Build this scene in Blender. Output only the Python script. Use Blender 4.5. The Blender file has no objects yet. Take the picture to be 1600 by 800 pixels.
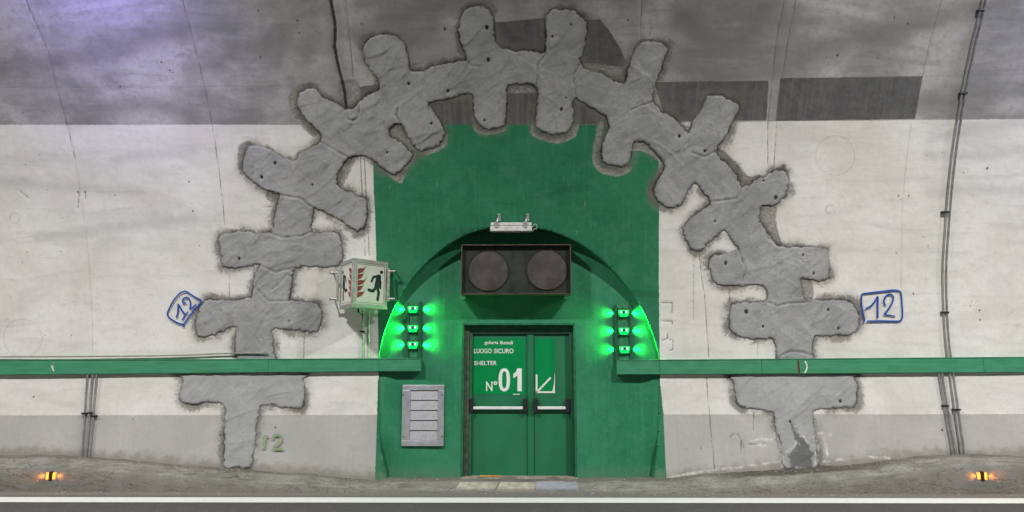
import bpy, bmesh, math, random
import numpy as np
from mathutils import Vector
random.seed(7); np.random.seed(7)
S = bpy.context.scene
C = S.collection
rad = math.radians
# ------------------------------------------------------------------ camera
CAMH, PITCH, YAW, FPX = 1.6, rad(8.5), rad(0.9), 1155.0
cam = bpy.data.objects.new('camera', bpy.data.cameras.new('camera')); C.objects.link(cam)
cam.location = (0, 0, CAMH); cam.rotation_euler = (rad(90) + PITCH, 0, YAW)
cam.data.sensor_width = 36; cam.data.lens = 36 * FPX / 1600; cam.data.clip_end = 500
S.camera = cam
# ------------------------------------------------------------------ world (only seen through the far tunnel mouths)
w = bpy.data.worlds.new('World'); S.world = w; w.use_nodes = True
nt = w.node_tree; sky = nt.nodes.new('ShaderNodeTexSky'); sky.sky_type = 'NISHITA'; sky.sun_disc = False
sky.sun_elevation = rad(35); sky.sun_rotation = rad(200)
nt.links.new(sky.outputs[0], nt.nodes['Background'].inputs[0]); nt.nodes['Background'].inputs[1].default_value = 0.05
S.view_settings.view_transform = 'Standard'; S.view_settings.look = 'None'; S.view_settings.exposure = 0; S.view_settings.gamma = 1
S.cycles.use_denoising = True
S.cycles.max_bounces = 8
# ------------------------------------------------------------------ tunnel lamps: x, y, z, watts, colour
LAMPS = [(-13.5, 4.2, 8.2, 930, (1, .985, .965)), (-4.7, 4.2, 8.2, 820, (1, .985, .965)), (5.2, 4.2, 8.2, 930, (1, .985, .965)),
         (13.5, 4.2, 8.2, 930, (1, .985, .965))]
ADDED_VIOLET = (-5.3, 7.0, 7.35, 300, (.32, .24, 1.0))  # added lamp that imitates the violet lens-flare haze at upper left
ADDED_BLUE = (7.4, 7.0, 7.35, 220, (.50, .50, 1.0))  # added lamp that puts a bluish tint on the upper right

# ================================================================== helpers
cy, sy, cp, sp = math.cos(YAW), math.sin(YAW), math.cos(PITCH), math.sin(PITCH)
FW = np.array([-sy * cp, cy * cp, sp]); RT = np.array([cy, sy, 0]); UP = np.array([sy * sp, -cy * sp, cp])
def ray(px, py):
    return FW + (px - 800) / FPX * RT + (400 - py) / FPX * UP
def at(px, py, Y):
    d = ray(px, py); t = Y / d[1]
    return Vector((d[0] * t, Y, CAMH + d[2] * t))
ZC, YU, RU, YL, RL = 1.7, 3.1, 7.2, -3.7, 14.0
def prof(s):                       # arc length -> (Y, z, normal towards the tunnel)
    s = np.asarray(s, float); up = s >= 0
    th = np.where(up, s / RU, s / RL)
    R = np.where(up, RU, RL); yc = np.where(up, YU, YL)
    return yc + R * np.cos(th), ZC + R * np.sin(th), -np.cos(th), -np.sin(th)
def wall_xs(px, py):               # photo pixel -> (X, s) on the tunnel wall
    d = ray(px, py)
    for yc, R, up in ((YU, RU, True), (YL, RL, False)):
        oy, oz = -yc, CAMH - ZC
        a = d[1]**2 + d[2]**2; b = 2 * (oy * d[1] + oz * d[2]); c = oy * oy + oz * oz - R * R
        t = (-b + math.sqrt(b * b - 4 * a * c)) / (2 * a)
        z = CAMH + t * d[2]
        if (z >= ZC) == up or not up:
            return (t * d[0], R * math.atan2(z - ZC, t * d[1] - yc))
def xs3(X, s, off=0.0):
    Y, z, ny, nz = prof(s)
    return Vector((float(X), float(Y + off * ny), float(z + off * nz)))
def wp(px, py, off=0.0):
    X, s = wall_xs(px, py); return xs3(X, s, off)
def PX(pts): return [wall_xs(*p) for p in pts]

def vnoise(x, y, seed=0):
    x = np.asarray(x, float); y = np.asarray(y, float)
    xi = np.floor(x).astype(np.int64); yi = np.floor(y).astype(np.int64)
    fx = x - xi; fy = y - yi; fx = fx * fx * (3 - 2 * fx); fy = fy * fy * (3 - 2 * fy)
    def h(a, b):
        n = (a * 374761393 + b * 668265263 + seed * 1442695041) & 0xffffffff
        n = ((n ^ (n >> 13)) * 1274126177) & 0xffffffff
        return ((n ^ (n >> 16)) & 0xffff) / 65535.0
    return (h(xi, yi) * (1 - fx) + h(xi + 1, yi) * fx) * (1 - fy) + (h(xi, yi + 1) * (1 - fx) + h(xi + 1, yi + 1) * fx) * fy - .5
def fbm(x, y, f, o=3, seed=0):
    r = 0; a = 1
    for i in range(o):
        r = r + a * vnoise(x * f, y * f, seed + i * 17); a *= .5; f *= 2.1
    return r
def smooth_poly(p, n=3, closed=True):
    p = np.array(p, float); N = len(p); out = []
    for i in range(N if closed else N - 1):
        if closed: a, b, c, d = p[(i - 1) % N], p[i], p[(i + 1) % N], p[(i + 2) % N]
        else: a, b, c, d = p[max(i - 1, 0)], p[i], p[i + 1], p[min(i + 2, N - 1)]
        for k in range(n):
            t = k / n
            out.append(.5 * ((2 * b) + (c - a) * t + (2 * a - 5 * b + 4 * c - d) * t * t + (3 * b - a - 3 * c + d) * t**3))
    if not closed: out.append(p[-1])
    return np.array(out)
def dist_grid(polys, gx, gs, margin=.4, closed=False):
    """distance (signed when closed, negative inside) of every grid point to polylines in (X, s)"""
    D = np.full((len(gs), len(gx)), margin, np.float32); ins = np.zeros(D.shape, bool)
    x0, dx = gx[0], gx[1] - gx[0]; s0, ds = gs[0], gs[1] - gs[0]
    for P in polys:
        P = np.array(P, float); n = len(P)
        par = np.zeros(D.shape, bool)
        for i in range(n if closed else n - 1):
            a = P[i]; b = P[(i + 1) % n]
            i0 = max(0, int((min(a[0], b[0]) - margin - x0) / dx)); i1 = min(len(gx), int((max(a[0], b[0]) + margin - x0) / dx) + 2)
            j0 = max(0, int((min(a[1], b[1]) - margin - s0) / ds)); j1 = min(len(gs), int((max(a[1], b[1]) + margin - s0) / ds) + 2)
            if i1 > i0 and j1 > j0:
                x = gx[None, i0:i1]; y = gs[j0:j1, None]
                e = b - a; L = e @ e + 1e-12
                t = np.clip(((x - a[0]) * e[0] + (y - a[1]) * e[1]) / L, 0, 1)
                d = np.hypot(x - a[0] - t * e[0], y - a[1] - t * e[1])
                D[j0:j1, i0:i1] = np.minimum(D[j0:j1, i0:i1], d)
            if closed and a[1] != b[1]:
                lo, hi = (a, b) if a[1] < b[1] else (b, a)
                js = np.nonzero((gs >= lo[1]) & (gs < hi[1]))[0]
                for j in js:
                    xc = lo[0] + (gs[j] - lo[1]) / (hi[1] - lo[1]) * (hi[0] - lo[0])
                    k = max(0, int(math.ceil((xc - x0) / dx)))
                    if k < len(gx): par[j, k:] ^= True
        ins |= par
    return np.where(ins, -D, D) if closed else D

# ---- shader helper
class M:
    def __init__(s, name, rough=.8, metal=0, spec=.3):
        s.m = bpy.data.materials.new(name); s.m.use_nodes = True; s.t = s.m.node_tree
        s.b = s.t.nodes['Principled BSDF']; s.b.inputs['Roughness'].default_value = rough
        s.b.inputs['Metallic'].default_value = metal; s.b.inputs['Specular IOR Level'].default_value = spec
        s._c = None
    def n(s, k): return s.t.nodes.new('ShaderNode' + k)
    def put(s, sock, v):
        if isinstance(v, bpy.types.NodeSocket): s.t.links.new(v, sock)
        elif isinstance(v, (tuple, list)) and len(v) == 3 and sock.type == 'RGBA': sock.default_value = (*v, 1)
        else: sock.default_value = v
    def math(s, op, a, b=0.0, clamp=False):
        n = s.n('Math'); n.operation = op; n.use_clamp = clamp; s.put(n.inputs[0], a); s.put(n.inputs[1], b); return n.outputs[0]
    def attr(s, name):
        n = s.n('Attribute'); n.attribute_name = name; return n.outputs['Fac']
    def obj(s):
        if s._c is None: s._c = s.n('TexCoord').outputs['Object']
        return s._c
    def uv(s):
        n = s.n('UVMap'); n.uv_map = 'UVMap'; return n.outputs[0]
    def map(s, vec, scale=(1, 1, 1), rot=(0, 0, 0), loc=(0, 0, 0)):
        n = s.n('Mapping'); s.put(n.inputs[0], vec); n.inputs['Scale'].default_value = scale; n.inputs['Rotation'].default_value = rot
        n.inputs['Location'].default_value = loc; return n.outputs[0]
    def noise(s, vec, scale, detail=4, rough=.6, dist=0):
        n = s.n('TexNoise'); s.put(n.inputs['Vector'], vec); n.inputs['Scale'].default_value = scale
        n.inputs['Detail'].default_value = detail; n.inputs['Roughness'].default_value = rough; n.inputs['Distortion'].default_value = dist
        return n.outputs[0]
    def vor(s, vec, scale, feat='F1'):
        n = s.n('TexVoronoi'); n.feature = feat; s.put(n.inputs['Vector'], vec); n.inputs['Scale'].default_value = scale; return n.outputs['Distance']
    def ramp(s, v, a, b, lo=0.0, hi=1.0, smooth=True):
        n = s.n('MapRange'); n.interpolation_type = 'SMOOTHSTEP' if smooth else 'LINEAR'; s.put(n.inputs[0], v)
        for i, q in enumerate((a, b, lo, hi)): n.inputs[1 + i].default_value = q
        return n.outputs[0]
    def mix(s, f, a, b, mode='MIX'):
        n = s.n('Mix'); n.data_type = 'RGBA'; n.blend_type = mode; s.put(n.inputs[0], f); s.put(n.inputs[6], a); s.put(n.inputs[7], b); return n.outputs[2]
    def color(s, c): s.put(s.b.inputs['Base Color'], c); return s
    def rough(s, r): s.put(s.b.inputs['Roughness'], r); return s
    def bump(s, h, strength=.3, dist=.01):
        n = s.n('Bump'); n.inputs['Strength'].default_value = strength; n.inputs['Distance'].default_value = dist
        s.put(n.inputs['Height'], h); s.t.links.new(n.outputs[0], s.b.inputs['Normal']); return s
def simple(name, col, rough=.6, metal=0, var=.15, scale=12, bump=0.1, spec=.3, dirt=None):
    m = M(name, rough, metal, spec); c = m.obj()
    n1 = m.noise(c, scale, 5); col2 = tuple(x * (1 - var) for x in col); col3 = tuple(min(1, x * (1 + var)) for x in col)
    k = m.mix(m.ramp(n1, .3, .7), col2, col3)
    if dirt: k = m.mix(m.ramp(m.noise(c, scale * .35, 6, .7), .52, .72, 0, .6), k, dirt)
    m.color(k); m.rough(m.ramp(n1, .2, .8, rough * .85, min(1, rough * 1.15)))
    if bump: m.bump(m.noise(c, scale * 6, 4), bump, .004)
    return m.m
def emit(name, col, st, base=(.1, .1, .1)):
    m = M(name, .3); m.color(base); m.b.inputs['Emission Color'].default_value = (*col, 1); m.b.inputs['Emission Strength'].default_value = st
    return m.m

# ---- mesh helper
class MB:
    def __init__(s): s.v = []; s.f = []
    def add(s, V, F):
        o = len(s.v); s.v += [tuple(v) for v in V]; s.f += [tuple(i + o for i in f) for f in F]; return s
    def box(s, x0, x1, y0, y1, z0, z1, ch=.0):
        bm = bmesh.new(); bmesh.ops.create_cube(bm, size=1)
        for v in bm.verts:
            v.co = Vector(((x0 + x1) / 2 + v.co.x * (x1 - x0), (y0 + y1) / 2 + v.co.y * (y1 - y0), (z0 + z1) / 2 + v.co.z * (z1 - z0)))
        if ch: bmesh.ops.bevel(bm, geom=bm.edges[:], offset=ch, segments=2, profile=.5, affect='EDGES')
        bm.verts.index_update(); s.add([v.co for v in bm.verts], [[v.index for v in f.verts] for f in bm.faces]); bm.free(); return s
    def boxpx(s, a, b, c, d, yf, yb, ch=0):         # pixel rectangle at its front plane yf, extruded back to yb
        p = at(a, d, yf); q = at(c, b, yf); return s.box(p.x, q.x, yf, yb, p.z, q.z, ch)
    def tube(s, pts, r, n=8, caps=True):
        pts = [Vector(p) for p in pts]; V = []; F = []; up = Vector((0, -1, 0.01)).normalized()
        for i, p in enumerate(pts):
            t = (pts[min(i + 1, len(pts) - 1)] - pts[max(i - 1, 0)]).normalized()
            u = up.cross(t)
            if u.length < .1: u = Vector((0, 0, 1)).cross(t)
            u.normalize(); v = t.cross(u)
            rr = r[i] if isinstance(r, (list, tuple)) else r
            for k in range(n):
                a = 2 * math.pi * k / n; V.append(p + u * math.cos(a) * rr + v * math.sin(a) * rr)
        for i in range(len(pts) - 1):
            for k in range(n):
                k2 = (k + 1) % n; F.append((i * n + k, i * n + k2, (i + 1) * n + k2, (i + 1) * n + k))
        if caps: F.append(tuple(range(n))[::-1]); F.append(tuple((len(pts) - 1) * n + k for k in range(n)))
        return s.add(V, F)
    def prism(s, poly, thick):                       # poly: list of 3D points, thick: vector
        n = len(poly); t = Vector(thick); V = [Vector(p) for p in poly] + [Vector(p) + t for p in poly]
        return s.add(V, [tuple(range(n)), tuple(range(n, 2 * n))[::-1]] + [(i, i + n, (i + 1) % n + n, (i + 1) % n) for i in range(n)])
    def build(s, name, mat, parent=None, smooth=False, origin=None):
        o_ = Vector(origin) if origin else Vector((0, 0, 0))
        me = bpy.data.meshes.new(name); me.from_pydata([tuple(Vector(v) - o_) for v in s.v], [], s.f)
        bm = bmesh.new(); bm.from_mesh(me); bmesh.ops.recalc_face_normals(bm, faces=bm.faces[:]); bm.to_mesh(me); bm.free()
        me.materials.append(mat)
        if smooth:
            me.polygons.foreach_set('use_smooth', [True] * len(me.polygons))
            try: me.set_sharp_from_angle(angle=rad(40))
            except Exception: pass
        ob = bpy.data.objects.new(name, me); C.objects.link(ob)
        ob.location = o_
        if parent:
            ob.parent = parent; ob.location = o_ - wloc(parent)
        return ob
def wloc(o):
    v = Vector(o.location)
    return v + wloc(o.parent) if o.parent else v
def tag(o, label=None, cat=None, group=None, kind=None):
    if label: o['label'] = label
    if cat: o['category'] = cat
    if group: o['group'] = group
    if kind: o['kind'] = kind
    return o
def thing(name, loc, label, cat, group=None):
    o = bpy.data.objects.new(name, None); C.objects.link(o); o.location = loc; o.empty_display_size = .1
    return tag(o, label, cat, group)
def grid_mesh(name, P, UV=None, attrs=None, mat=None, keep=None, parent=None, smooth=True):
    ns, nx = P.shape[:2]
    me = bpy.data.meshes.new(name)
    J, I = np.meshgrid(np.arange(ns - 1), np.arange(nx - 1), indexing='ij')
    a = (J * nx + I); F = np.stack([a, a + 1, a + nx + 1, a + nx], -1)
    if keep is not None: F = F[keep]
    F = F.reshape(-1, 4)
    used = np.unique(F); remap = np.full(ns * nx, -1, np.int64); remap[used] = np.arange(len(used))
    F = remap[F]; V = P.reshape(-1, 3)[used]
    me.vertices.add(len(V)); me.vertices.foreach_set('co', V.astype(np.float32).ravel())
    me.loops.add(F.size); me.loops.foreach_set('vertex_index', F.astype(np.int32).ravel())
    me.polygons.add(len(F)); me.polygons.foreach_set('loop_start', (np.arange(len(F)) * 4).astype(np.int32))
    me.update(calc_edges=True)
    if UV is not None:
        u = UV.reshape(-1, 2)[used][F.ravel()]; l = me.uv_layers.new(name='UVMap'); l.data.foreach_set('uv', u.astype(np.float32).ravel())
    for k, v in (attrs or {}).items():
        at_ = me.attributes.new(k, 'FLOAT', 'POINT'); at_.data.foreach_set('value', np.ascontiguousarray(v.reshape(-1)[used], np.float32))
    me.polygons.foreach_set('use_smooth', np.full(len(F), smooth))
    me.materials.append(mat); me.validate()
    o = bpy.data.objects.new(name, me); C.objects.link(o)
    if parent: o.parent = parent; o.location = -wloc(parent)
    return o

# ================================================================== traced shapes (photo pixels -> wall coordinates)
ARCHM = [(372,563),(369,540),(369,512),(359,513),(341,521),(322,527),(309,523),(306,509),(308,490),(316,474),(328,468),(359,469),(391,465),
 (395,456),(398,431),(405,414),(391,415),(362,419),(348,416),(345,399),(342,374),(350,365),(378,362),(422,363),(427,342),(435,317),(436,304),
 (424,300),(410,294),(392,282),(380,270),(379,255),(385,237),(392,227),(410,229),(430,237),(457,252),(467,244),(490,229),(502,222),(500,207),(487,195),
 (472,177),(466,165),(466,152),(477,140),(490,137),(500,146),(512,156),(527,161),(540,172),(550,170),(562,159),(577,147),(594,139),(589,122),
 (579,107),(570,92),(569,75),(575,62),(587,55),(605,54),(620,59),(632,69),(635,85),(641,110),(655,111),(685,102),(715,96),(730,94),(726,85),
 (722,70),(716,45),(719,28),(725,16),(737,11),(752,11),(765,17),(771,32),(772,50),(777,70),(785,75),(807,81),(830,81),(852,84),(853,70),(853,47),
 (852,27),(860,16),(875,14),(895,17),(910,27),(917,42),(915,62),(910,80),(906,100),(922,110),(940,115),(960,126),(975,131),(980,120),(985,100),
 (990,80),(1000,67),(1020,65),(1040,72),(1041,82),(1037,95),(1025,127),(1020,147),(1019,159),(1032,172),(1052,185),(1067,200),(1075,207),(1082,192),
 (1092,175),(1102,155),(1107,149),(1127,150),(1145,160),(1153,166),(1150,180),(1142,195),(1130,220),(1117,237),(1132,255),(1147,270),(1160,292),
 (1185,281),(1205,270),(1222,265),(1230,280),(1231,297),(1222,312),(1205,322),(1192,322),(1187,330),(1187,347),(1200,365),(1217,385),(1244,386),
 (1282,388),(1292,393),(1295,411),(1295,433),(1282,439),(1266,437),(1251,435),(1252,447),(1258,472),(1270,470),(1306,469),(1328,472),(1340,489),
 (1342,506),(1335,520),(1306,524),(1278,524),(1270,528),(1269,550),(1269,563),(1221,563),(1212,553),(1210,536),(1204,528),(1179,529),(1152,524),
 (1141,509),(1140,489),(1145,476),(1163,473),(1195,472),(1200,463),(1194,447),(1170,446),(1137,448),(1120,443),(1111,428),(1109,411),(1117,399),
 (1154,391),(1146,380),(1132,360),(1122,367),(1107,380),(1090,392),(1077,382),(1069,367),(1069,352),(1082,340),(1105,322),(1111,315),(1095,297),
 (1085,285),(1077,295),(1065,315),(1055,324),(1045,325),(1030,315),(1022,302),(1024,290),(1032,272),(1040,259),(1030,245),(1020,235),(1005,222),
 (990,219),(987,232),(984,252),(970,259),(947,257),(940,247),(941,225),(951,197),(947,182),(935,175),(920,166),(900,155),(895,165),(894,192),
 (887,205),(875,210),(855,207),(840,201),(836,192),(839,162),(840,140),(830,132),(800,132),(792,135),(790,160),(791,190),(782,198),(765,201),
 (750,195),(742,182),(740,162),(739,147),(722,147),(700,155),(670,160),(677,172),(690,192),(694,210),(685,225),(660,235),(647,227),(637,212),
 (627,195),(617,195),(609,202),(610,214),(622,222),(640,237),(642,247),(632,260),(620,270),(610,271),(592,257),(580,247),(565,241),(544,247),
 (532,262),(525,287),(540,297),(560,307),(572,315),(571,345),(562,360),(553,359),(535,347),(517,336),(492,325),(489,335),(487,362),(522,362),(530,368),
 (534,387),(533,410),(519,417),(487,417),(462,418),(456,431),(455,449),(453,468),(469,471),(494,474),(503,490),(500,509),(491,518),(469,515),
 (425,514),(425,527),(428,552),(428,563)]
LEFTT = [(291,583),(286,593),(282,615),(285,626),(300,631),(325,627),(347,631),(352,642),(351,670),(352,692),(350,717),(352,729),(374,730),(390,729),
 (396,708),(399,675),(405,642),(413,633),(435,634),(462,638),(472,634),(475,615),(473,593),(468,583)]
RIGHTT = [(1153,584),(1148,597),(1151,625),(1160,636),(1185,641),(1208,644),(1211,666),(1218,685),(1223,707),(1229,732),(1275,732),(1276,707),
 (1272,680),(1272,658),(1273,643),(1295,638),(1331,636),(1338,619),(1340,603),(1335,589),(1328,584)]
OPEN = [(606,765),(600,730),(594,690),(592,640),(592,590),(592,556),(597,530),(604,508),(614,484),(628,458),(645,433),(665,411),(690,389),(715,373),(740,362),(765,356),(800,353),(830,355),
 (860,361),(885,370),(910,383),(935,401),(958,422),(977,444),(994,467),(1008,492),(1018,515),(1026,540),(1030,560),(1030,600),(1029,650),(1027,700),(1021,765)]
GREEN = [(583,240),(584,300),(588,400),(590,470),(591,560),(589,650),(585,765),(1043,765),(1040,720),(1037,650),(1032,600),(1030,480),(1030,330),(1031,194),(900,195),(600,195)]
DARK = [[(1022,128),(1201,126),(1198,188),(1040,190)], [(1219,122),(1442,119),(1436,150),(1430,186),(1212,189)], [(765,36),(800,33),(850,28),(858,85),(770,85)],
 [(912,32),(938,30),(955,52),(968,74),(980,98),(975,106),(905,98)], [(558,136),(600,130),(596,142),(570,160),(560,158)]]
DARK2 = [[(664,150),(740,140),(748,196),(690,197)], [(786,130),(846,130),(844,197),(786,197)], [(892,150),(925,160),(955,175),(955,197),(890,197)]]
BARE = [[(372,232),(382,222),(392,224),(386,240),(380,258),(380,274),(372,266)], [(452,150),(466,135),(492,130),(486,140),(470,150),(468,170),(480,190),(496,206),(490,215),(470,195),(455,175)],
 [(525,290),(533,262),(546,246),(560,243),(550,262),(536,290)], [(418,300),(438,300),(434,318),(420,314),(415,308)],
 [(608,192),(630,190),(650,225),(648,240),(622,224),(607,212)], [(570,245),(595,262),(612,278),(628,286),(634,268),(645,248),(640,262),(650,240),(640,235),(610,265)],
 [(655,232),(690,220),(697,205),(699,225),(680,238),(665,241)], [(738,180),(746,198),(765,205),(790,200),(785,206),(760,210),(742,205)],
 [(832,188),(836,204),(855,210),(880,212),(896,195),(904,195),(900,212),(885,220),(870,224),(845,218),(829,208)],
 [(936,190),(944,190),(938,225),(936,250),(950,262),(984,258),(984,268),(965,275),(935,268),(925,245),(930,215)],
 [(986,215),(1008,222),(1022,235),(1040,252),(1036,275),(1022,300),(1022,310),(1015,300),(1030,258),(1018,242),(1000,235),(986,234)],
 [(1117,237),(1126,233),(1150,254),(1170,276),(1186,272),(1189,280),(1160,290),(1145,270)], [(1190,322),(1212,318),(1213,345),(1217,365),(1222,384),(1205,384),(1186,350)],
 [(1204,268),(1216,262),(1226,256),(1228,272),(1222,278)], [(1248,434),(1268,438),(1270,468),(1256,472),(1250,448)], [(792,133),(838,133),(838,144),(792,144)],
 [(905,98),(975,106),(980,122),(975,132),(905,108)], [(640,198),(655,195),(640,215)], [(530,130),(560,128),(560,168),(545,175),(535,165)]]
SOOT = [[(1035,-40),(1262,-40),(1240,60),(1222,122),(1042,126)], [(300,-40),(505,-40),(520,60),(480,100),(360,70),(312,40)], [(1235,60),(1330,20),(1460,-20),(1470,20),(1400,70),(1300,110),(1225,118)], [(560,20),(700,-10),(720,-40),(540,-40)]]
JOINT = [[(515,-40),(517,0),(524,40),(523,75),(530,110),(538,140),(541,168)]]
CRACK = [[(1250,-40),(1243,0),(1232,60),(1222,120),(1214,190),(1209,262)], [(276,-40),(285,0),(305,75),(318,130),(330,190),(342,270),(351,352)], [(30,-30),(46,15),(75,80),(88,135),(103,190),(118,250)], [(1004,-40),(1003,0),(1000,66)],
 [(1472,-5),(1450,80),(1442,120)], [(1226,0),(1213,60),(1207,120),(1200,190),(1200,270)], [(1092,396),(1102,470),(1108,560)], [(1104,588),(1110,660),(1117,738)],
 [(1084,398),(1084,500)], [(563,246),(567,330),(570,400)], [(569,246),(573,330),(577,400)], [(541,0),(547,60),(552,120)],
 [(1033,473),(1051,473),(1050,489)], [(1034,501),(1051,502),(1050,507)], [(1043,522),(1043,529),(1034,532)], [(1043,529),(1052,532),(1052,546),(1045,548)],
 [(590,690),(600,740)],[(1170,694),(1195,694)],[(1160,688),(1163,700)],[(357,418),(358,466)],[(1139,450),(1140,470)],[(1184,530),(1184,556)],[(1178,644),(1178,672)],
 [(475,478),(474,560)], [(1141,684),(1146,678),(1154,679),(1158,688),(1158,710)],[(413,324),(424,323)],[(30,298),(45,310)],[(124,300),(122,325)],[(133,299),(134,312)]]
FAINT = [[(0,136),(220,136),(440,134)], [(-60,136),(0,136)], [(1040,127),(1440,119),(1600,116),(1700,114)], [(118,250),(130,330),(140,430),(144,556)], [(1424,190),(1412,300),(1408,450)], [(150,300),(210,300)]]
def circ(x, y, r, n=22): return [(x + r * math.cos(i * 2 * math.pi / n), y + r * math.sin(i * 2 * math.pi / n)) for i in range(n + 1)]
FAINT += [circ(23, 341, 8), circ(1297, 327, 8), circ(1305, 243, 31), circ(35, 528, 30), circ(1296, 327, 5)]
EFFL = [[(1174,690),(1190,685),(1205,688),(1212,682)], [(1205,680),(1213,677),(1218,690),(1222,705),(1222,728)], [(1285,676),(1290,692),(1293,712)], [(1272,680),(1278,700),(1278,722)],
 [(1280,677),(1290,680),(1298,679)], [(1045,745),(1100,737),(1160,729),(1215,722)], [(1285,722),(1320,717),(1345,713),(1390,716)], [(1180,692),(1195,696)]]
STREAK = [[(1215,112),(1260,84),(1300,68),(1360,55),(1420,40),(1500,22),(1590,0)], [(110,198),(165,172),(215,162),(265,168),(300,182)], [(0,110),(90,95),(190,70),(280,48)],
 [(560,55),(600,32),(640,18),(700,8),(760,2)], [(330,98),(380,78),(440,62)], [(1260,140),(1380,165),(1500,150),(1600,140)], [(60,372),(150,360),(300,342)], [(180,250),(230,240),(300,238)],
 [(1060,20),(1120,70),(1160,60),(1190,20)], [(1455,215),(1500,205),(1600,190)], [(1450,242),(1520,245),(1600,235)],[(0,285),(100,292),(220,300)],[(1455,300),(1530,296),(1600,300)]]
DOTS = [(188,135,4),(252,97,4),(265,110,4),(270,113,3),(36,176,3),(395,118,3),(1308,86,5),(1291,90,3),(1371,91,3),(1418,37,4),(1397,27,4),(1543,263,5),(1506,270,3),
 (1556,106,3),(122,300,4),(133,300,4),(295,284,4),(301,330,4),(1404,306,4),(1420,306,4),(695,45,6),(465,32,4),(468,51,4),(407,89,4),(404,16,4),(40,257,3),(62,242,3),
 (43,394,3),(95,393,3),(312,384,3),(180,305,3),(98,340,3),(74,297,3),(981,31,4),(1015,52,3),(1448,243,3),(1472,238,3),(1400,395,3),(1443,370,3),(1450,384,3),(52,620,4),(208,655,3),
 (1472,672,5),(1408,312,3),(565,37,4),(582,63,3),(344,680,4),(430,668,4),(320,595,3),(111,524,3),(70,524,3),(1427,459,4),(35,410,3),(520,155,4),(1518,470,3),(1530,485,4),
 (1516,478,3),(1531,500,4),(1100,650,3),(1096,700,3)]
MDOTS = [(761,43,7),(763,94,7),(780,27,3),(823,171,4),(877,171,6),(892,38,3),(863,57,4),(1061,213,6),(1212,309,7),(1117,346,4),(1134,411,7),(1166,487,8),(1192,510,5),(1293,484,5),(1310,513,5),(1254,399,4),
 (1271,427,5),(430,255,6),(409,277,6),(374,404,5),(1313,627,6),(1234,659,5),(674,193,5),(639,131,5),(884,153,3),(605,238,4),(1193,282,4),(700,142,5),(757,188,4),(1101,236,5),(452,502,3),(489,289,4)]

armp = smooth_poly(PX(ARCHM), 2); ltp = smooth_poly(PX(LEFTT), 3); rtp = smooth_poly(PX(RIGHTT), 3)
openp = smooth_poly(PX(OPEN), 3, False); greenp = np.array(PX(GREEN))
topL, topR = wall_xs(0, 195), wall_xs(1600, 186); topC = wall_xs(800, 195); topC2 = wall_xs(1190, 190)
lowL, lowR = wall_xs(0, 649), wall_xs(1600, 647)
def lin(x, a, b): return a[1] + (x - a[0]) / (b[0] - a[0]) * (b[1] - a[1])
def dots_grid(dots, gx, gs):
    D = np.full((len(gs), len(gx)), .2, np.float32)
    for (px, py, r) in dots:
        X, s = wall_xs(px, py); R = r * .36 / 113
        i = int((X - gx[0]) / (gx[1] - gx[0])); j = int((s - gs[0]) / (gs[1] - gs[0])); k = 12
        a, b, c, d = max(0, i - k), min(len(gx), i + k), max(0, j - k), min(len(gs), j + k)
        if b > a and d > c:
            D[c:d, a:b] = np.minimum(D[c:d, a:b], np.hypot(gx[None, a:b] - X, (gs[c:d, None] - s) * .8) - R)
    return D

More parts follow.
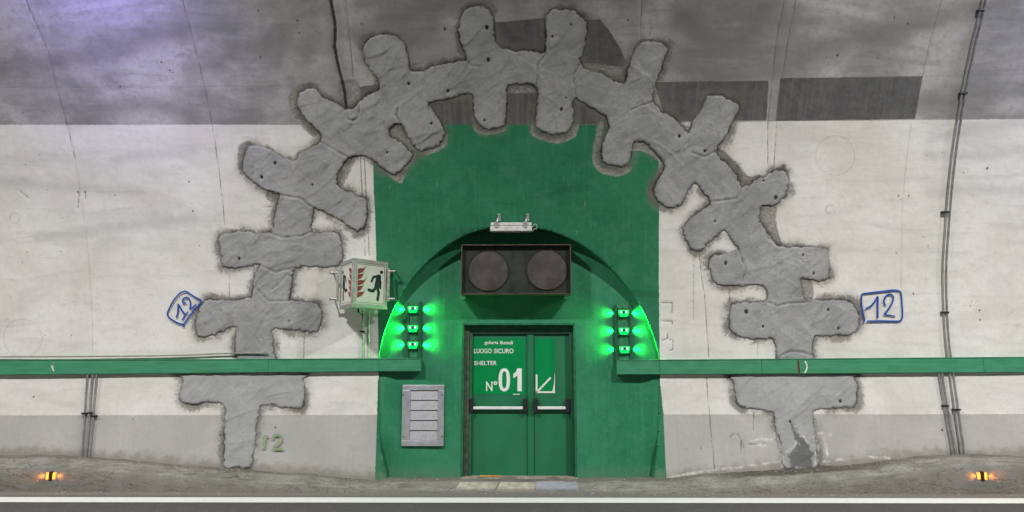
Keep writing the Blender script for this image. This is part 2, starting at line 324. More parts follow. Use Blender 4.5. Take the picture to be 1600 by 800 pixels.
# ================================================================== materials of the wall
def wall_material():
    m = M('painted_concrete_wall', .85); uv = m.uv(); A = m.attr
    fine = m.noise(uv, 45, 6, .7); med = m.noise(uv, 7, 6, .65); big = m.noise(uv, .9, 5, .6, .4)
    diag = m.noise(m.map(uv, (.5, 3.2, 1), (0, 0, rad(-16))), 1.4, 6, .62, .7)
    vert = m.noise(m.map(uv, (14, .7, 1)), 1.5, 5, .6)
    speck = m.ramp(m.vor(uv, 9), .035, .06)            # pock marks
    gate = m.ramp(m.noise(uv, 2.3, 3), .5, .6)
    # raw concrete of the vault
    raw = m.mix(m.ramp(big, .35, .68), (.215, .213, .208), (.43, .425, .41))
    raw = m.mix(m.ramp(diag, .42, .62, 0, .32), raw, (.44, .43, .41))
    raw = m.mix(m.ramp(diag, .42, .30, 0, .35), raw, (.15, .147, .14))
    swp = m.noise(m.map(uv, (.35, 1.1, 1), (0, 0, rad(-24))), 1.1, 7, .6, 1.4)
    raw = m.mix(m.ramp(swp, .5, .62, 0, .45), raw, (.17, .168, .16))
    raw = m.mix(m.ramp(m.noise(uv, 18, 7, .8), .48, .62, 0, .30), raw, (.17, .165, .155))
    raw = m.mix(m.ramp(med, .5, .72, 0, .35), raw, (.18, .178, .17))
    raw = m.mix(m.ramp(m.math('ADD', A('soot'), m.math('MULTIPLY', m.math('SUBTRACT', big, .5), .5)), .12, -.2, 0, .38), raw, (.15, .15, .15))
    raw = m.mix(m.ramp(A('streak'), .22, .0, 0, .6), raw, (.165, .162, .155))
    # sooty right-hand bay
    # white paint
    wh = m.mix(m.ramp(big, .3, .7), (.60, .59, .545), (.70, .695, .66))
    wh = m.mix(m.ramp(diag, .50, .70, 0, .42), wh, (.46, .455, .43))
    wh = m.mix(m.ramp(med, .55, .75, 0, .30), wh, (.48, .475, .44))
    wh = m.mix(m.ramp(m.noise(uv, 16, 8, .8), .50, .64, 0, .34), wh, (.47, .46, .42))
    wh = m.mix(m.ramp(swp, .54, .62, 0, .30), wh, (.50, .495, .46))
    wh = m.mix(m.ramp(vert, .58, .75, 0, .25), wh, (.45, .44, .40))
    wh = m.mix(m.ramp(A('streak'), .14, .0, 0, .40), wh, (.40, .395, .375))
    gr = m.mix(m.ramp(big, .3, .7), (.375, .37, .348), (.445, .44, .415))
    gr = m.mix(m.ramp(m.noise(uv, 16, 8, .8), .50, .64, 0, .4), gr, (.33, .32, .295))
    gr = m.mix(m.ramp(vert, .5, .72, 0, .45), gr, (.36, .35, .32))
    gr = m.mix(m.ramp(med, .55, .75, 0, .35), gr, (.34, .33, .305))
    jag = m.math('MULTIPLY', m.math('SUBTRACT', m.noise(uv, 14, 6, .8), .5), .035)
    hi = lambda a, wd=.004, amt=1.0: m.ramp(m.math('ADD', A(a), jag), wd, -wd, 0, amt)
    c = m.mix(hi('wtop', .004), raw, wh)
    c = m.mix(hi('wlow', .004), c, gr)
    dk = m.mix(m.ramp(med, .35, .65), (.062, .061, .065), (.095, .094, .096)); dk = m.mix(m.ramp(vert, .48, .7, 0, .5), dk, (.14, .138, .135)); dk = m.mix(m.ramp(m.noise(uv, 20, 7, .85), .5, .64, 0, .4), dk, (.15, .148, .14))
    c = m.mix(hi('dark', .006, .92), c, dk)
    c = m.mix(hi('darkb', .006, .9), c, m.mix(m.ramp(vert, .4, .65), (.055, .055, .05), (.105, .104, .095)))
    # dirt at the foot of the wall
    foot = m.ramp(m.math('ADD', A('foot'), m.math('MULTIPLY', m.math('SUBTRACT', med, .5), .35)), .16, .0)
    c = m.mix(m.math('MULTIPLY', foot, .65), c, (.19, .18, .15))
    # green paint
    g = m.mix(m.ramp(big, .3, .7), (.012, .140, .064), (.022, .182, .088))
    g = m.mix(m.ramp(m.noise(uv, 16, 8, .8), .50, .66, 0, .45), g, (.050, .200, .115))
    g = m.mix(m.ramp(vert, .50, .72, 0, .55), g, (.048, .195, .110))
    g = m.mix(m.ramp(diag, .45, .30, 0, .45), g, (.008, .085, .040))
    g = m.mix(m.ramp(med, .55, .75, 0, .3), g, (.012, .13, .06))
    scr = m.math('MULTIPLY', m.ramp(m.noise(m.map(uv, (55, 3.5, 1)), 1, 3), .63, .72), m.ramp(m.noise(uv, 1.7, 2), .5, .6))
    g = m.mix(m.math('MULTIPLY', scr, .8), g, (.30, .42, .34))
    g = m.mix(m.math('MULTIPLY', foot, .5), g, (.15, .22, .14))
    g = m.mix(m.ramp(m.noise(uv, 2.6, 7, .72), .48, .64, 0, .45), g, (.050, .205, .118))
    c = m.mix(hi('green', .004), c, g)
    # drips below the mortar and general stains
    # exposed concrete
    br = m.mix(m.ramp(m.noise(uv, 28, 5, .75), .35, .65), (.15, .145, .132), (.34, .33, .305))
    c = m.mix(m.ramp(m.math('ADD', A('bare'), m.math('MULTIPLY', m.math('SUBTRACT', m.noise(uv, 22, 5, .8), .5), .09)), .012, -.012, 0, .9), c, br)
    # speckled dirt halo round the mortar
    grit = m.noise(uv, 95, 3, .8); g2 = m.noise(uv, 3.1, 3)
    grit = m.noise(uv, 34, 6, .9); g4 = m.noise(uv, 1.9, 5, .7)
    hd = m.math('ADD', m.math('SUBTRACT', A('mort'), .030), m.math('ADD', m.math('MULTIPLY', m.math('SUBTRACT', .50, grit), .36), m.math('MULTIPLY', m.math('SUBTRACT', .47, g4), .46)))
    halo = m.ramp(hd, .035, -.03)
    soft = m.ramp(A('mort'), .17, .0, 0, .55)
    c = m.mix(m.math('MULTIPLY', soft, m.ramp(g2, .35, .6)), c, (.20, .185, .145))
    c = m.mix(m.math('MULTIPLY', halo, .72), c, m.mix(m.ramp(grit, .35, .65), (.035, .031, .026), (.17, .16, .135)))
    edge_ = m.ramp(m.math('ADD', A('mort'), m.math('MULTIPLY', m.math('SUBTRACT', .49, g4), .12)), .020, -.004, 0, .8)
    c = m.mix(edge_, c, (.03, .027, .023))
    # cracks, joints, dots
    wob = m.math('MULTIPLY', m.math('SUBTRACT', m.noise(uv, 18, 4, .8), .5), .02)
    ck = m.ramp(m.math('ADD', A('crack'), wob), .012, .003, 0, .72)
    c = m.mix(ck, c, (.085, .08, .07))
    c = m.mix(m.ramp(m.math('ADD', A('faint'), wob), .014, .0, 0, .30), c, (.12, .115, .10))
    c = m.mix(m.ramp(A('joint'), .16, .02, 0, .30), c, (.10, .098, .095))
    c = m.mix(m.ramp(m.math('ADD', A('joint'), m.math('MULTIPLY', wob, 2.4)), .026, .014, 0, .93), c, (.022, .021, .022))
    c = m.mix(m.ramp(A('dot'), .006, -.004, 0, .88), c, (.05, .046, .045))
    c = m.mix(m.math('MULTIPLY', m.math('SUBTRACT', 1.0, speck), m.math('MULTIPLY', gate, .6)), c, (.11, .10, .09))
    ef = m.math('MULTIPLY', m.ramp(m.math('ADD', A('effl'), m.math('MULTIPLY', wob, 3.5)), .030, .0, 0, .75), m.ramp(m.noise(uv, 5, 4, .8), .40, .62))
    c = m.mix(ef, c, (.72, .71, .70))
    hc = m.ramp(m.math('ABSOLUTE', m.math('SUBTRACT', m.noise(m.map(uv, (.6, 1.3, 1)), 1.0, 9, .66, .8), .5)), .0035, .0, 0, .40)
    c = m.mix(m.math('MULTIPLY', hc, m.ramp(med, .48, .60)), c, (.15, .14, .12))
    m.color(c)
    m.rough(m.math('SUBTRACT', .88, m.math('MULTIPLY', m.ramp(A('green'), .0, -.01), .3)))
    h = m.math('ADD', m.math('MULTIPLY', fine, .35), m.math('ADD', m.math('MULTIPLY', med, 1.0), m.math('MULTIPLY', diag, .8)))
    h = m.math('ADD', h, m.math('MULTIPLY', halo, -.5))
    m.bump(h, .35, .012)
    return m.m
MW = wall_material()

def build_wall(name, gx, gs, fine=True, keepout=True):
    nx, ns = len(gx), len(gs); X, Sg = np.meshgrid(gx, gs)
    at_ = {}
    if fine:
        rag = fbm(X, Sg, 6, 3, 3) * .020 + fbm(X, Sg, 26, 2, 13) * .028
        at_['mort'] = dist_grid([armp, ltp, rtp], gx, gs, .4, True) + rag
        at_['green'] = dist_grid([greenp], gx, gs, .4, True)
        at_['dark'] = dist_grid([PX(p) for p in DARK], gx, gs, .4, True)
        at_['darkb'] = dist_grid([PX(p) for p in DARK2], gx, gs, .4, True)
        at_['bare'] = dist_grid([smooth_poly(PX(p), 3) for p in BARE], gx, gs, .4, True)
        at_['joint'] = dist_grid([PX(p) for p in JOINT], gx, gs)
        at_['crack'] = dist_grid([PX(p) for p in CRACK], gx, gs)
        at_['faint'] = dist_grid([PX(p) for p in FAINT], gx, gs)
        at_['effl'] = dist_grid([PX(p) for p in EFFL], gx, gs)
        at_['streak'] = dist_grid([smooth_poly(PX(p), 3, False) for p in STREAK], gx, gs)
        at_['soot'] = dist_grid([PX(p) for p in SOOT], gx, gs, .4, True)
        at_['dot'] = dots_grid(DOTS, gx, gs)
    else:
        for k in ('mort', 'green', 'dark', 'darkb', 'bare', 'joint', 'crack', 'faint', 'effl', 'streak', 'dot', 'soot'): at_[k] = np.full(X.shape, .4)
    at_['wtop'] = Sg - np.where(X < topC[0], lin(X, topL, topC), np.where(X < topC2[0], lin(X, topC, topC2), lin(X, topC2, topR)))
    at_['wlow'] = Sg - lin(X, lowL, lowR)
    zb = np.interp(X, BX, BZ); Yp, Zp, NY, NZ = prof(Sg)
    at_['foot'] = Zp - zb
    h = fbm(X, Sg, .7, 2, 9) * .02
    keep = None; Xg, Sj = X.copy(), Sg.copy()
    if fine:
        h += fbm(X, Sg, 9, 2, 21) * .003
        h -= .022 * np.exp(-(at_['joint'] / .022)**2) + .006 * np.exp(-(at_['crack'] / .015)**2)
        h -= .006 * np.exp(-((at_['mort']) / .018)**2) + .004 * (at_['mort'] < .0)
        h -= .007 * np.clip(-at_['bare'] / .02, 0, 1)
        # opening of the portal: snap the nearest grid points on to its outline, drop the faces inside
        P = np.array(openp); poly = np.vstack([P, [[P[-1, 0], gs[0] - 1], [P[0, 0], gs[0] - 1]]])
        d = dist_grid([poly], gx, gs, .2, True); st = gx[1] - gx[0]
        J, I = np.nonzero(np.abs(d) < st * .75)
        q = np.stack([X[J, I], Sg[J, I]], 1); A_ = P[:-1]; B_ = P[1:]; e = B_ - A_; L = (e**2).sum(1)
        t = np.clip(((q[:, None] - A_) * e).sum(2) / L, 0, 1); cl = A_ + t[..., None] * e
        dd = ((cl - q[:, None])**2).sum(2); k = dd.argmin(1); cc = cl[np.arange(len(q)), k]
        Xg[J, I] = cc[:, 0]; Sj[J, I] = cc[:, 1]; d2 = d.copy(); d2[J, I] = 0
        cen = (d2[:-1, :-1] + d2[1:, :-1] + d2[:-1, 1:] + d2[1:, 1:]) / 4
        keep = cen >= 0
        h[J, I] = 0
        Yp, Zp, NY, NZ = prof(Sj)
    Pts = np.stack([Xg, Yp + h * NY, Zp + h * NZ], -1)
    if not fine: pass
    return grid_mesh(name, Pts, np.stack([X, Sg], -1), at_, MW, keep)

# ---- foot of the wall (z at the wall) and kerb crest, from the photograph
BASE = [(-400,712),(0,711),(90,709),(150,715),(240,722),(350,731),(450,738),(530,745),(590,749),(720,749),(905,749),(1045,748),(1110,741),(1180,737),(1230,732),(1280,730),(1340,724),(1400,716),(1490,711),(1600,712),(2000,712)]
BX, BZ = [], []
for p in BASE:
    Xb, sb = wall_xs(*p); BX.append(Xb); BZ.append(xs3(Xb, sb).z)
BX, BZ = np.array(BX), np.array(BZ)

st = .018
gxf = np.arange(-8.4, 8.4 + st, st); gsf = np.arange(-1.80, 5.5, st)
tw = tag(build_wall('tunnel_wall', gxf, gsf), 'curved tunnel wall, white and grey paint with green around the shelter', kind='structure')
gsc = np.append(np.arange(-1.72, gsf[-1], .12), gsf[-1])
for nm, a, b in (('tunnel_wall', -40, gxf[0]), ('tunnel_wall', gxf[-1], 40)):
    tag(build_wall(nm, np.linspace(a, b, 130), np.linspace(gsf[0], gsf[-1], 60), False), 'further run of the curved tunnel wall', kind='structure')

# arch reveal between tunnel surface and the recessed portal wall
YP = 10.355
green_m = M('green_wall_paint', .5); _c = green_m.obj()
_b = green_m.noise(_c, 1.3, 5); _v = green_m.noise(green_m.map(_c, (9, 9, .6)), 1.6, 5); _f = green_m.noise(_c, 9, 6, .65)
_k = green_m.mix(green_m.ramp(_b, .3, .7), (.018, .175, .082), (.036, .232, .118))
_k = green_m.mix(green_m.ramp(_v, .50, .72, 0, .5), _k, (.060, .235, .138))
_k = green_m.mix(green_m.ramp(green_m.noise(_c, 3.2, 6, .7), .50, .68, 0, .45), _k, (.014, .145, .062))
_k = green_m.mix(green_m.ramp(_f, .56, .75, 0, .28), _k, (.010, .13, .055))
_sp = green_m.n('SeparateXYZ'); green_m.t.links.new(_c, _sp.inputs[0])
_ft = green_m.ramp(green_m.math('ADD', _sp.outputs[2], green_m.math('MULTIPLY', green_m.math('SUBTRACT', _f, .5), .22)), .30, .12, 0, .45)
_k = green_m.mix(_ft, _k, (.12, .22, .14))
_k = green_m.mix(green_m.ramp(green_m.noise(green_m.map(_c, (50, 50, 9)), 1, 3), .72, .78, 0, .35), _k, (.25, .40, .30))
_k = green_m.mix(green_m.ramp(green_m.noise(_c, 14, 8, .8), .50, .66, 0, .4), _k, (.09, .27, .17))
green_m.color(_k); green_m.bump(green_m.math('ADD', _f, green_m.math('MULTIPLY', _b, 2)), .3, .012)
GREENM = green_m.m
P = np.array(smooth_poly(openp, 4, False)); cols = 7
V = np.zeros((len(P), cols, 3))
for i, (x, s) in enumerate(P):
    a = xs3(x, s); 
    for k in range(cols):
        t = k / (cols - 1); nz = .010 * float(vnoise(i * .23, k * .9, 5)) * (t > 0)
        V[i, k] = (a.x * (1 - nz), a.y * (1 - t) + (YP + .02) * t, a.z + nz)
rv = grid_mesh('arch_reveal', V, mat=GREENM); tag(rv, 'green rough reveal round the arched recess', kind='structure')

# recessed portal wall with the door opening
DO = (724, 508, 897, 751)
dl, dt = at(DO[0], DO[1], YP), at(DO[2], DO[1], YP); DX0, DX1, DZ = dl.x, dt.x, dl.z
DZ0 = at(800, 747, YP).z
def plane_grid(name, x0, x1, z0, z1, Y, step, seed, mat):
    gx = np.linspace(x0, x1, max(2, int((x1 - x0) / step) + 1)); gz = np.linspace(z0, z1, max(2, int((z1 - z0) / step) + 1))
    X, Z = np.meshgrid(gx, gz); edge = np.minimum.reduce([X - x0, x1 - X, Z - z0, z1 - Z]); k = np.clip(edge / .05, 0, 1)
    return X, Z, np.stack([X, Y + fbm(X, Z, 1.6, 3, seed) * .012 * k, Z], -1)
XL, XR = at(560, 500, YP).x, at(1060, 500, YP).x
gx = np.unique(np.concatenate([np.arange(XL, DX0, .04), [DX0], np.linspace(DX0, DX1, 36), np.arange(DX1 + .04, XR, .04)]))
gz = np.unique(np.concatenate([np.arange(-.05, DZ, .04), [DZ], np.arange(DZ + .04, 4.2, .04)]))
X, Z = np.meshgrid(gx, gz); k = np.clip(np.maximum(np.maximum(DX0 - X, X - DX1), Z - DZ) / .08, 0, 1)
sst = lambda v: np.clip(v, 0, 1)**2 * (3 - 2 * np.clip(v, 0, 1))
side = sst((np.abs(X + .06) - 1.66) / .22) * sst((1.68 - Z) / .25) * sst((Z - .30) / .45)
Sz = np.where(Z >= ZC, RU * np.arcsin(np.clip((Z - ZC) / RU, -1, 1)), RL * np.arcsin(np.clip((Z - ZC) / RL, -1, 1)))
Yw = prof(Sz)[0] - fbm(X, Sz, .7, 2, 9) * .02 + .012
Pg = np.stack([X, (YP + fbm(X, Z, 1.6, 3, 4) * .014 * k) * (1 - side) + Yw * side, Z], -1)
xc = (gx[:-1] + gx[1:]) / 2; zc = (gz[:-1] + gz[1:]) / 2
kp = ~((xc[None, :] > DX0) & (xc[None, :] < DX1) & (zc[:, None] < DZ))
pw = grid_mesh('portal_wall', Pg, mat=GREENM, keep=kp); tag(pw, 'flat green recessed wall inside the arch', kind='structure')

# ================================================================== mortar
def mortar_material():
    m = M('grey_repair_mortar', .9, spec=.2); uv = m.uv(); A = m.attr
    big = m.noise(uv, 1.8, 5, .6, .5); tr = m.noise(m.map(uv, (1.0, 5.5, 1), (0, 0, rad(38))), 2.6, 7, .7, .25); fine = m.noise(uv, 60, 5, .7)
    pl = m.noise(m.map(uv, (1, 2.6, 1), (0, 0, rad(-30))), 3.1, 3, .5, 1.6)
    c = m.mix(m.ramp(big, .3, .7), (.262, .266, .265), (.365, .368, .366))
    c = m.mix(m.ramp(tr, .50, .68, 0, .5), c, (.42, .42, .41))
    c = m.mix(m.ramp(m.noise(uv, 24, 6, .75), .35, .65, 0, .4), c, (.22, .22, .21))
    bl = m.noise(uv, 5.5, 6, .75, .6); c = m.mix(m.ramp(bl, .52, .62, 0, .35), c, (.19, .188, .178))
    crk = m.ramp(m.math('ABSOLUTE', m.math('SUBTRACT', m.noise(m.map(uv, (1, 1, 1), (0, 0, .4)), 4.5, 4, .6, .8), .5)), .008, .0, 0, .5); c = m.mix(m.math('MULTIPLY', crk, m.ramp(bl, .42, .55)), c, (.12, .12, .11))
    c = m.mix(m.ramp(m.vor(uv, 30), .10, .05, 0, .45), c, (.09, .088, .08))
    c = m.mix(m.ramp(tr, .40, .30, 0, .3), c, (.17, .17, .16))
    c = m.mix(m.math('MULTIPLY', m.ramp(A('edge'), -.06, -.004, 0, .6), m.ramp(m.noise(uv, 4, 5, .7), .42, .6)), c, (.16, .155, .14))
    c = m.mix(m.ramp(m.math('ADD', A('edge'), m.math('MULTIPLY', m.math('SUBTRACT', fine, .5), .02)), -.012, -.001, 0, .6), c, (.09, .085, .075))
    c = m.mix(m.ramp(A('low'), .25, .75, 0, .35), c, (.42, .425, .43))
    c = m.mix(m.ramp(A('dot'), .005, -.004, 0, .92), c, (.02, .019, .018))
    wt = m.ramp(m.math('ADD', A('wet'), m.math('MULTIPLY', m.math('SUBTRACT', m.noise(uv, 11, 6, .8), .5), .30)), .01, -.02, 0, .9)
    c = m.mix(wt, c, m.mix(m.noise(uv, 30, 4, .8), (.05, .05, .05), (.19, .19, .185)))
    ef = m.ramp(m.math('ADD', A('effl'), m.math('MULTIPLY', m.math('SUBTRACT', m.noise(uv, 20, 4, .8), .5), .06)), .022, .002, 0, .85)
    ef = m.math('MULTIPLY', ef, m.ramp(m.noise(uv, 9, 5, .8), .42, .6)); c = m.mix(ef, c, (.60, .60, .60))
    cr = m.ramp(A('line'), .010, .002, 0, .60); c = m.mix(cr, c, (.09, .088, .08))
    m.color(c)
    h = m.math('ADD', m.math('MULTIPLY', tr, .12), m.math('ADD', m.math('MULTIPLY', fine, .30), m.math('MULTIPLY', m.noise(uv, 22, 6, .75), .45)))
    m.bump(h, .45, .012)
    return m.m
MM = mortar_material()
WETP = [PX([(1232,658),(1240,664),(1248,680),(1266,697),(1272,712),(1270,732),(1236,732),(1230,712),(1240,702),(1246,694),(1236,676)])]
MEFF = [PX(p) for p in ([(1212,680),(1218,695),(1222,712),(1226,728)], [(1250,675),(1262,692),(1268,705)], [(1270,682),(1274,700),(1274,725)], [(1228,706),(1240,698),(1244,690)])]
SEAMS = [[(422,364),(440,371),(470,369),(487,362)], [(398,431),(400,450),(420,470),(453,470)], [(436,304),(470,310),(492,326)], [(545,247),(525,235),(502,222)], [(627,195),(620,180),(622,170)],
 [(730,94),(735,102),(748,104)], [(540,172),(545,186),(553,188),(561,182),(562,160)], [(1200,472),(1215,478),(1230,474),(1258,472)], [(1217,385),(1200,372),(1192,350)], [(1154,391),(1165,420),(1160,440)],
 [(1160,292),(1150,310),(1111,315)], [(1117,237),(1100,245),(1080,238)], [(1019,159),(1000,165),(985,172)], [(906,100),(895,118),(900,155)], [(853,84),(840,100),(838,132)], [(405,414),(430,425),(462,418)],
 [(455,432),(448,428),(440,440),(425,452)],[(1221,556),(1235,549),(1255,550),(1269,556)]]
def build_mortar(name, poly, label, nstroke, step=.0135, seams=()):
    poly = np.array(poly); x0, s0 = poly.min(0) - .05; x1, s1 = poly.max(0) + .05
    gx = np.arange(x0, x1, step); gs = np.arange(s0, s1, step); X, Sg = np.meshgrid(gx, gs)
    d = dist_grid([poly], gx, gs, .3, True) + fbm(X, Sg, 6, 3, 3) * .020 + fbm(X, Sg, 26, 2, 13) * .028
    dot = dots_grid(MDOTS, gx, gs)
    h = .009 * np.clip(-d / .012, 0, 1) - .004 * np.clip(1 + d / .012, 0, 1) + fbm(X, Sg, 2.2, 3, 31) * .007
    rng = np.random.RandomState(len(label))
    ins = np.argwhere(d < -.05)
    for _ in range(nstroke):                               # trowel strokes: sharp ridge on one side, feathered on the other
        j, i = ins[rng.randint(len(ins))]; cx, cs = gx[i], gs[j]; a = rng.normal(.7, .28) + (math.pi / 2 if rng.rand() < .25 else 0)
        L = rng.uniform(.08, .42); wd = rng.uniform(.04, .15); amp = rng.uniform(.0008, .0045) * (2.0 if rng.rand() < .10 else 1); cv = rng.uniform(-.7, .7)
        k = int((L + wd) / step) + 2; A0, A1, B0, B1 = max(0, j - k), j + k, max(0, i - k), i + k
        xx = X[A0:A1, B0:B1] - cx; yy = Sg[A0:A1, B0:B1] - cs
        u = xx * math.cos(a) + yy * math.sin(a); v = -xx * math.sin(a) + yy * math.cos(a) + cv * (u * u) + .012 * vnoise(u * 30, v0 := yy * 9, _)
        win = np.clip(1 - (np.abs(u) / L)**3, 0, 1)
        h[A0:A1, B0:B1] += amp * win * np.where(v > 0, np.exp(-v / wd), np.exp(v / .007))
    h += fbm(X, Sg, 20, 2, 77) * .0016
    sm = dist_grid([PX(q) for q in seams], gx, gs, .3) if seams else np.full(X.shape, .3)
    sm = sm + fbm(X, Sg, 14, 2, 8) * .012
    h -= .009 * np.exp(-(sm / .012)**2); h += .003 * np.exp(-((sm - .035) / .02)**2)
    h -= .018 * np.clip(1 - dot / .004, 0, 1) * (dot < .004)
    Y, Zz, NY, NZ = prof(Sg)
    fine_h = fbm(X, Sg, .7, 2, 9) * .02
    Pt = np.stack([X, Y + (h + fine_h) * NY, Zz + (h + fine_h) * NZ], -1)
    cen = (d[:-1, :-1] + d[1:, :-1] + d[:-1, 1:] + d[1:, 1:]) / 4
    at_ = dict(edge=d, dot=dot, wet=dist_grid(WETP, gx, gs, .3, True), effl=dist_grid(MEFF, gx, gs, .3), line=sm, low=np.full(X.shape, 1.0 if s1 < 0.3 else 0.0) * 1.0)
    Xm = X - (x0 + x1) / 2
    o = grid_mesh(name, Pt, np.stack([X, Sg], -1), at_, MM, cen < .003)
    return tag(o, label, 'mortar patch')
build_mortar('mortar_arch', armp, 'long arch of grey repair mortar with cross-shaped patches above the shelter', 900, seams=SEAMS)
build_mortar('mortar_patch', ltp, 'dry grey T-shaped mortar patch below the left cable duct', 90)['group'] = 'T-shaped mortar patches'
build_mortar('mortar_patch', rtp, 'grey T-shaped mortar patch with wet black stain at its foot, below the right duct', 90)['group'] = 'T-shaped mortar patches'

# ================================================================== ground
asph = M('dusty_asphalt', .9); c = asph.obj(); spx = asph.n('SeparateXYZ'); asph.t.links.new(c, spx.inputs[0])
k = asph.mix(asph.ramp(asph.noise(c, 60, 4, .8), .3, .7), (.022, .020, .019), (.105, .100, .092))
k = asph.mix(asph.ramp(asph.noise(c, 5, 5), .5, .75, 0, .35), k, (.12, .11, .10))
k = asph.mix(asph.ramp(asph.math('ADD', spx.outputs[1], asph.math('MULTIPLY', asph.noise(c, 6, 4), .2)), 9.45, 9.70), k, asph.mix(asph.noise(c, 22, 5), (.10, .093, .082), (.21, .20, .18)))
k = asph.mix(asph.ramp(asph.vor(asph.map(c, (16, 30, 1)), 1.0), .12, .06, 0, .8), k, (.36, .34, .31))
asph.color(k).bump(asph.noise(c, 90, 4, .8), .6, .01)
MB().add([(-40, -4.6, 0), (40, -4.6, 0), (40, 10.6, 0), (-40, 10.6, 0)], [(0, 1, 2, 3)]).build('road', asph.m)['kind'] = 'structure'
lp = M('white_line_paint', .6); c = lp.obj(); k = lp.mix(lp.ramp(lp.noise(c, 16, 8, .85), .50, .64, 0, .6), (.64, .64, .62), (.40, .39, .36)); lp.color(k).bump(lp.noise(c, 80, 3), .2, .003)
YLa = at(800, 785.6, 9.1); d0 = ray(800, 785.8); yl0 = CAMH / -d0[2] * d0[1]; d0 = ray(800, 776.0); yl1 = CAMH / -d0[2] * d0[1]
d1 = ray(100, 784.4); d2 = ray(1500, 786.8)
def ground(px, py, z=0.0):
    d = ray(px, py); t = (CAMH - z) / -d[2]; return Vector((d[0] * t, d[1] * t, z))
q = [ground(0, 776.5, .004), ground(1600, 778.5, .004), ground(1600, 786.5, .004), ground(0, 784.5, .004)]
def ext(a, b, X): t = (X - a.x) / (b.x - a.x); return (X, a.y + (b.y - a.y) * t, .004)
MB().add([ext(q[3], q[2], -40), ext(q[3], q[2], 40), ext(q[0], q[1], 40), ext(q[0], q[1], -40)], [(0, 1, 2, 3)]).build('edge_line', lp.m)
bpy.data.objects['edge_line']['kind'] = 'structure'

# kerb / footway: one relief sheet from the asphalt up to the wall
CREST = [(-400,731),(0,731),(100,732),(160,736),(240,742),(350,750),(450,757),(560,764),(640,768),(720,770),(905,769),(960,768),(1060,765),(1130,762),(1200,757),(1290,751),(1350,746),(1400,740),(1470,732),(1540,727),(1600,725),(2000,724)]
YK = 9.86
CX = np.array([at(p[0], p[1], YK).x for p in CREST]); CZ = np.array([max(.012, at(p[0], p[1], YK).z) for p in CREST])
kx = np.concatenate([np.linspace(-40, -8.5, 60), np.arange(-8.45, 8.45, .03), np.linspace(8.5, 40, 60)])
kt = np.array([0, .0, .06, .12, .2, .3, .4, .5, .6, .7, .8, .9, 1.0])
rows = []
kc = np.interp(kx, CX, CZ); kb = np.interp(kx, BX, BZ)
def prow(y, z): return np.stack([kx, y, z], -1)
nz1 = fbm(kx, kx * 0 + 3, 2.5, 3, 60)
yk = YK + nz1 * .03
rows.append(prow(yk - .07 - .0 * kx, np.full(kx.shape, -.02)))
rows.append(prow(yk - .055, kc * .35)); rows.append(prow(yk - .035, kc * .75)); rows.append(prow(yk - .012, kc * .95)); rows.append(prow(yk + .015, kc * 1.0))
wy = 10.38
for t in np.linspace(.08, 1, 14):
    y = (yk + .015) * (1 - t) + wy * t
    tt = np.clip((y - yk) / (10.20 - yk), 0, 1)
    z = kc + (kb - kc) * tt + fbm(kx, y, 5, 4, 61) * .022 + fbm(kx, y, 1.3, 2, 71) * .02
    rows.append(prow(y, z))
KP = np.stack(rows)
kerbm = M('dirty_kerb_concrete', .92); c = kerbm.obj()
k = kerbm.mix(kerbm.ramp(kerbm.noise(c, 3, 6, .65), .32, .68), (.215, .209, .186), (.385, .375, .340))
k = kerbm.mix(kerbm.ramp(kerbm.noise(kerbm.map(c, (1, 5, 5)), 4, 6, .7), .52, .72, 0, .6), k, (.56, .545, .49))
k = kerbm.mix(kerbm.ramp(kerbm.noise(kerbm.map(c, (1.2, 6, 9)), 3, 5, .7), .44, .33, 0, .7), k, (.10, .092, .078))
k = kerbm.mix(kerbm.ramp(kerbm.vor(c, 14), .16, .08, 0, .5), k, (.10, .09, .075))
k = kerbm.mix(kerbm.ramp(kerbm.noise(c, 45, 5, .8), .60, .72, 0, .5), k, (.09, .085, .07))
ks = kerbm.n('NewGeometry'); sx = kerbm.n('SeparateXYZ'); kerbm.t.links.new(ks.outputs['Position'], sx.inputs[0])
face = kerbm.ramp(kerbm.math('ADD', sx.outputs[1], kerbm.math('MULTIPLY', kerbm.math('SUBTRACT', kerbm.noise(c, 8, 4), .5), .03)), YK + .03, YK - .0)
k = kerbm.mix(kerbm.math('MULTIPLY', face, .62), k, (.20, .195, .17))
# black dirt line where the footway meets the wall on the right
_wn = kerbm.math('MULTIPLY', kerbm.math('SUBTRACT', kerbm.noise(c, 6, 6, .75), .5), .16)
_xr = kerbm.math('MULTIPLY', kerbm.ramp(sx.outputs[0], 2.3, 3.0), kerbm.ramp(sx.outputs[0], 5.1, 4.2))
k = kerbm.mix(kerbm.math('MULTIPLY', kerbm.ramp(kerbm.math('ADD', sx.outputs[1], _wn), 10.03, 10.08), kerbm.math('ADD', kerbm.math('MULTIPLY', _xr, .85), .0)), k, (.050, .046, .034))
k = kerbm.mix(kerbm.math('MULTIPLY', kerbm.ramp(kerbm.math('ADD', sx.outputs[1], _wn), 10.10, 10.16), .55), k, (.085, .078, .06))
k = kerbm.mix(kerbm.ramp(kerbm.noise(c, 26, 7, .85), .42, .60, 0, .55), k, (.20, .185, .155))
k = kerbm.mix(kerbm.ramp(kerbm.vor(c, 33), .14, .07, 0, .8), k, (.46, .45, .41))
_ck = kerbm.ramp(kerbm.math('ABSOLUTE', kerbm.math('SUBTRACT', kerbm.noise(kerbm.map(c, (.45, 1.6, 1.6)), 2.2, 7, .68, .5), .5)), .010, .0, 0, .8)
k = kerbm.mix(_ck, k, (.06, .055, .045))
kerbm.color(k).bump(kerbm.noise(c, 22, 8, .85), 1.0, .035)
kerb = grid_mesh('kerb', KP, mat=kerbm.m); tag(kerb, 'rough concrete kerb and footway dipping in front of the door', kind='structure')

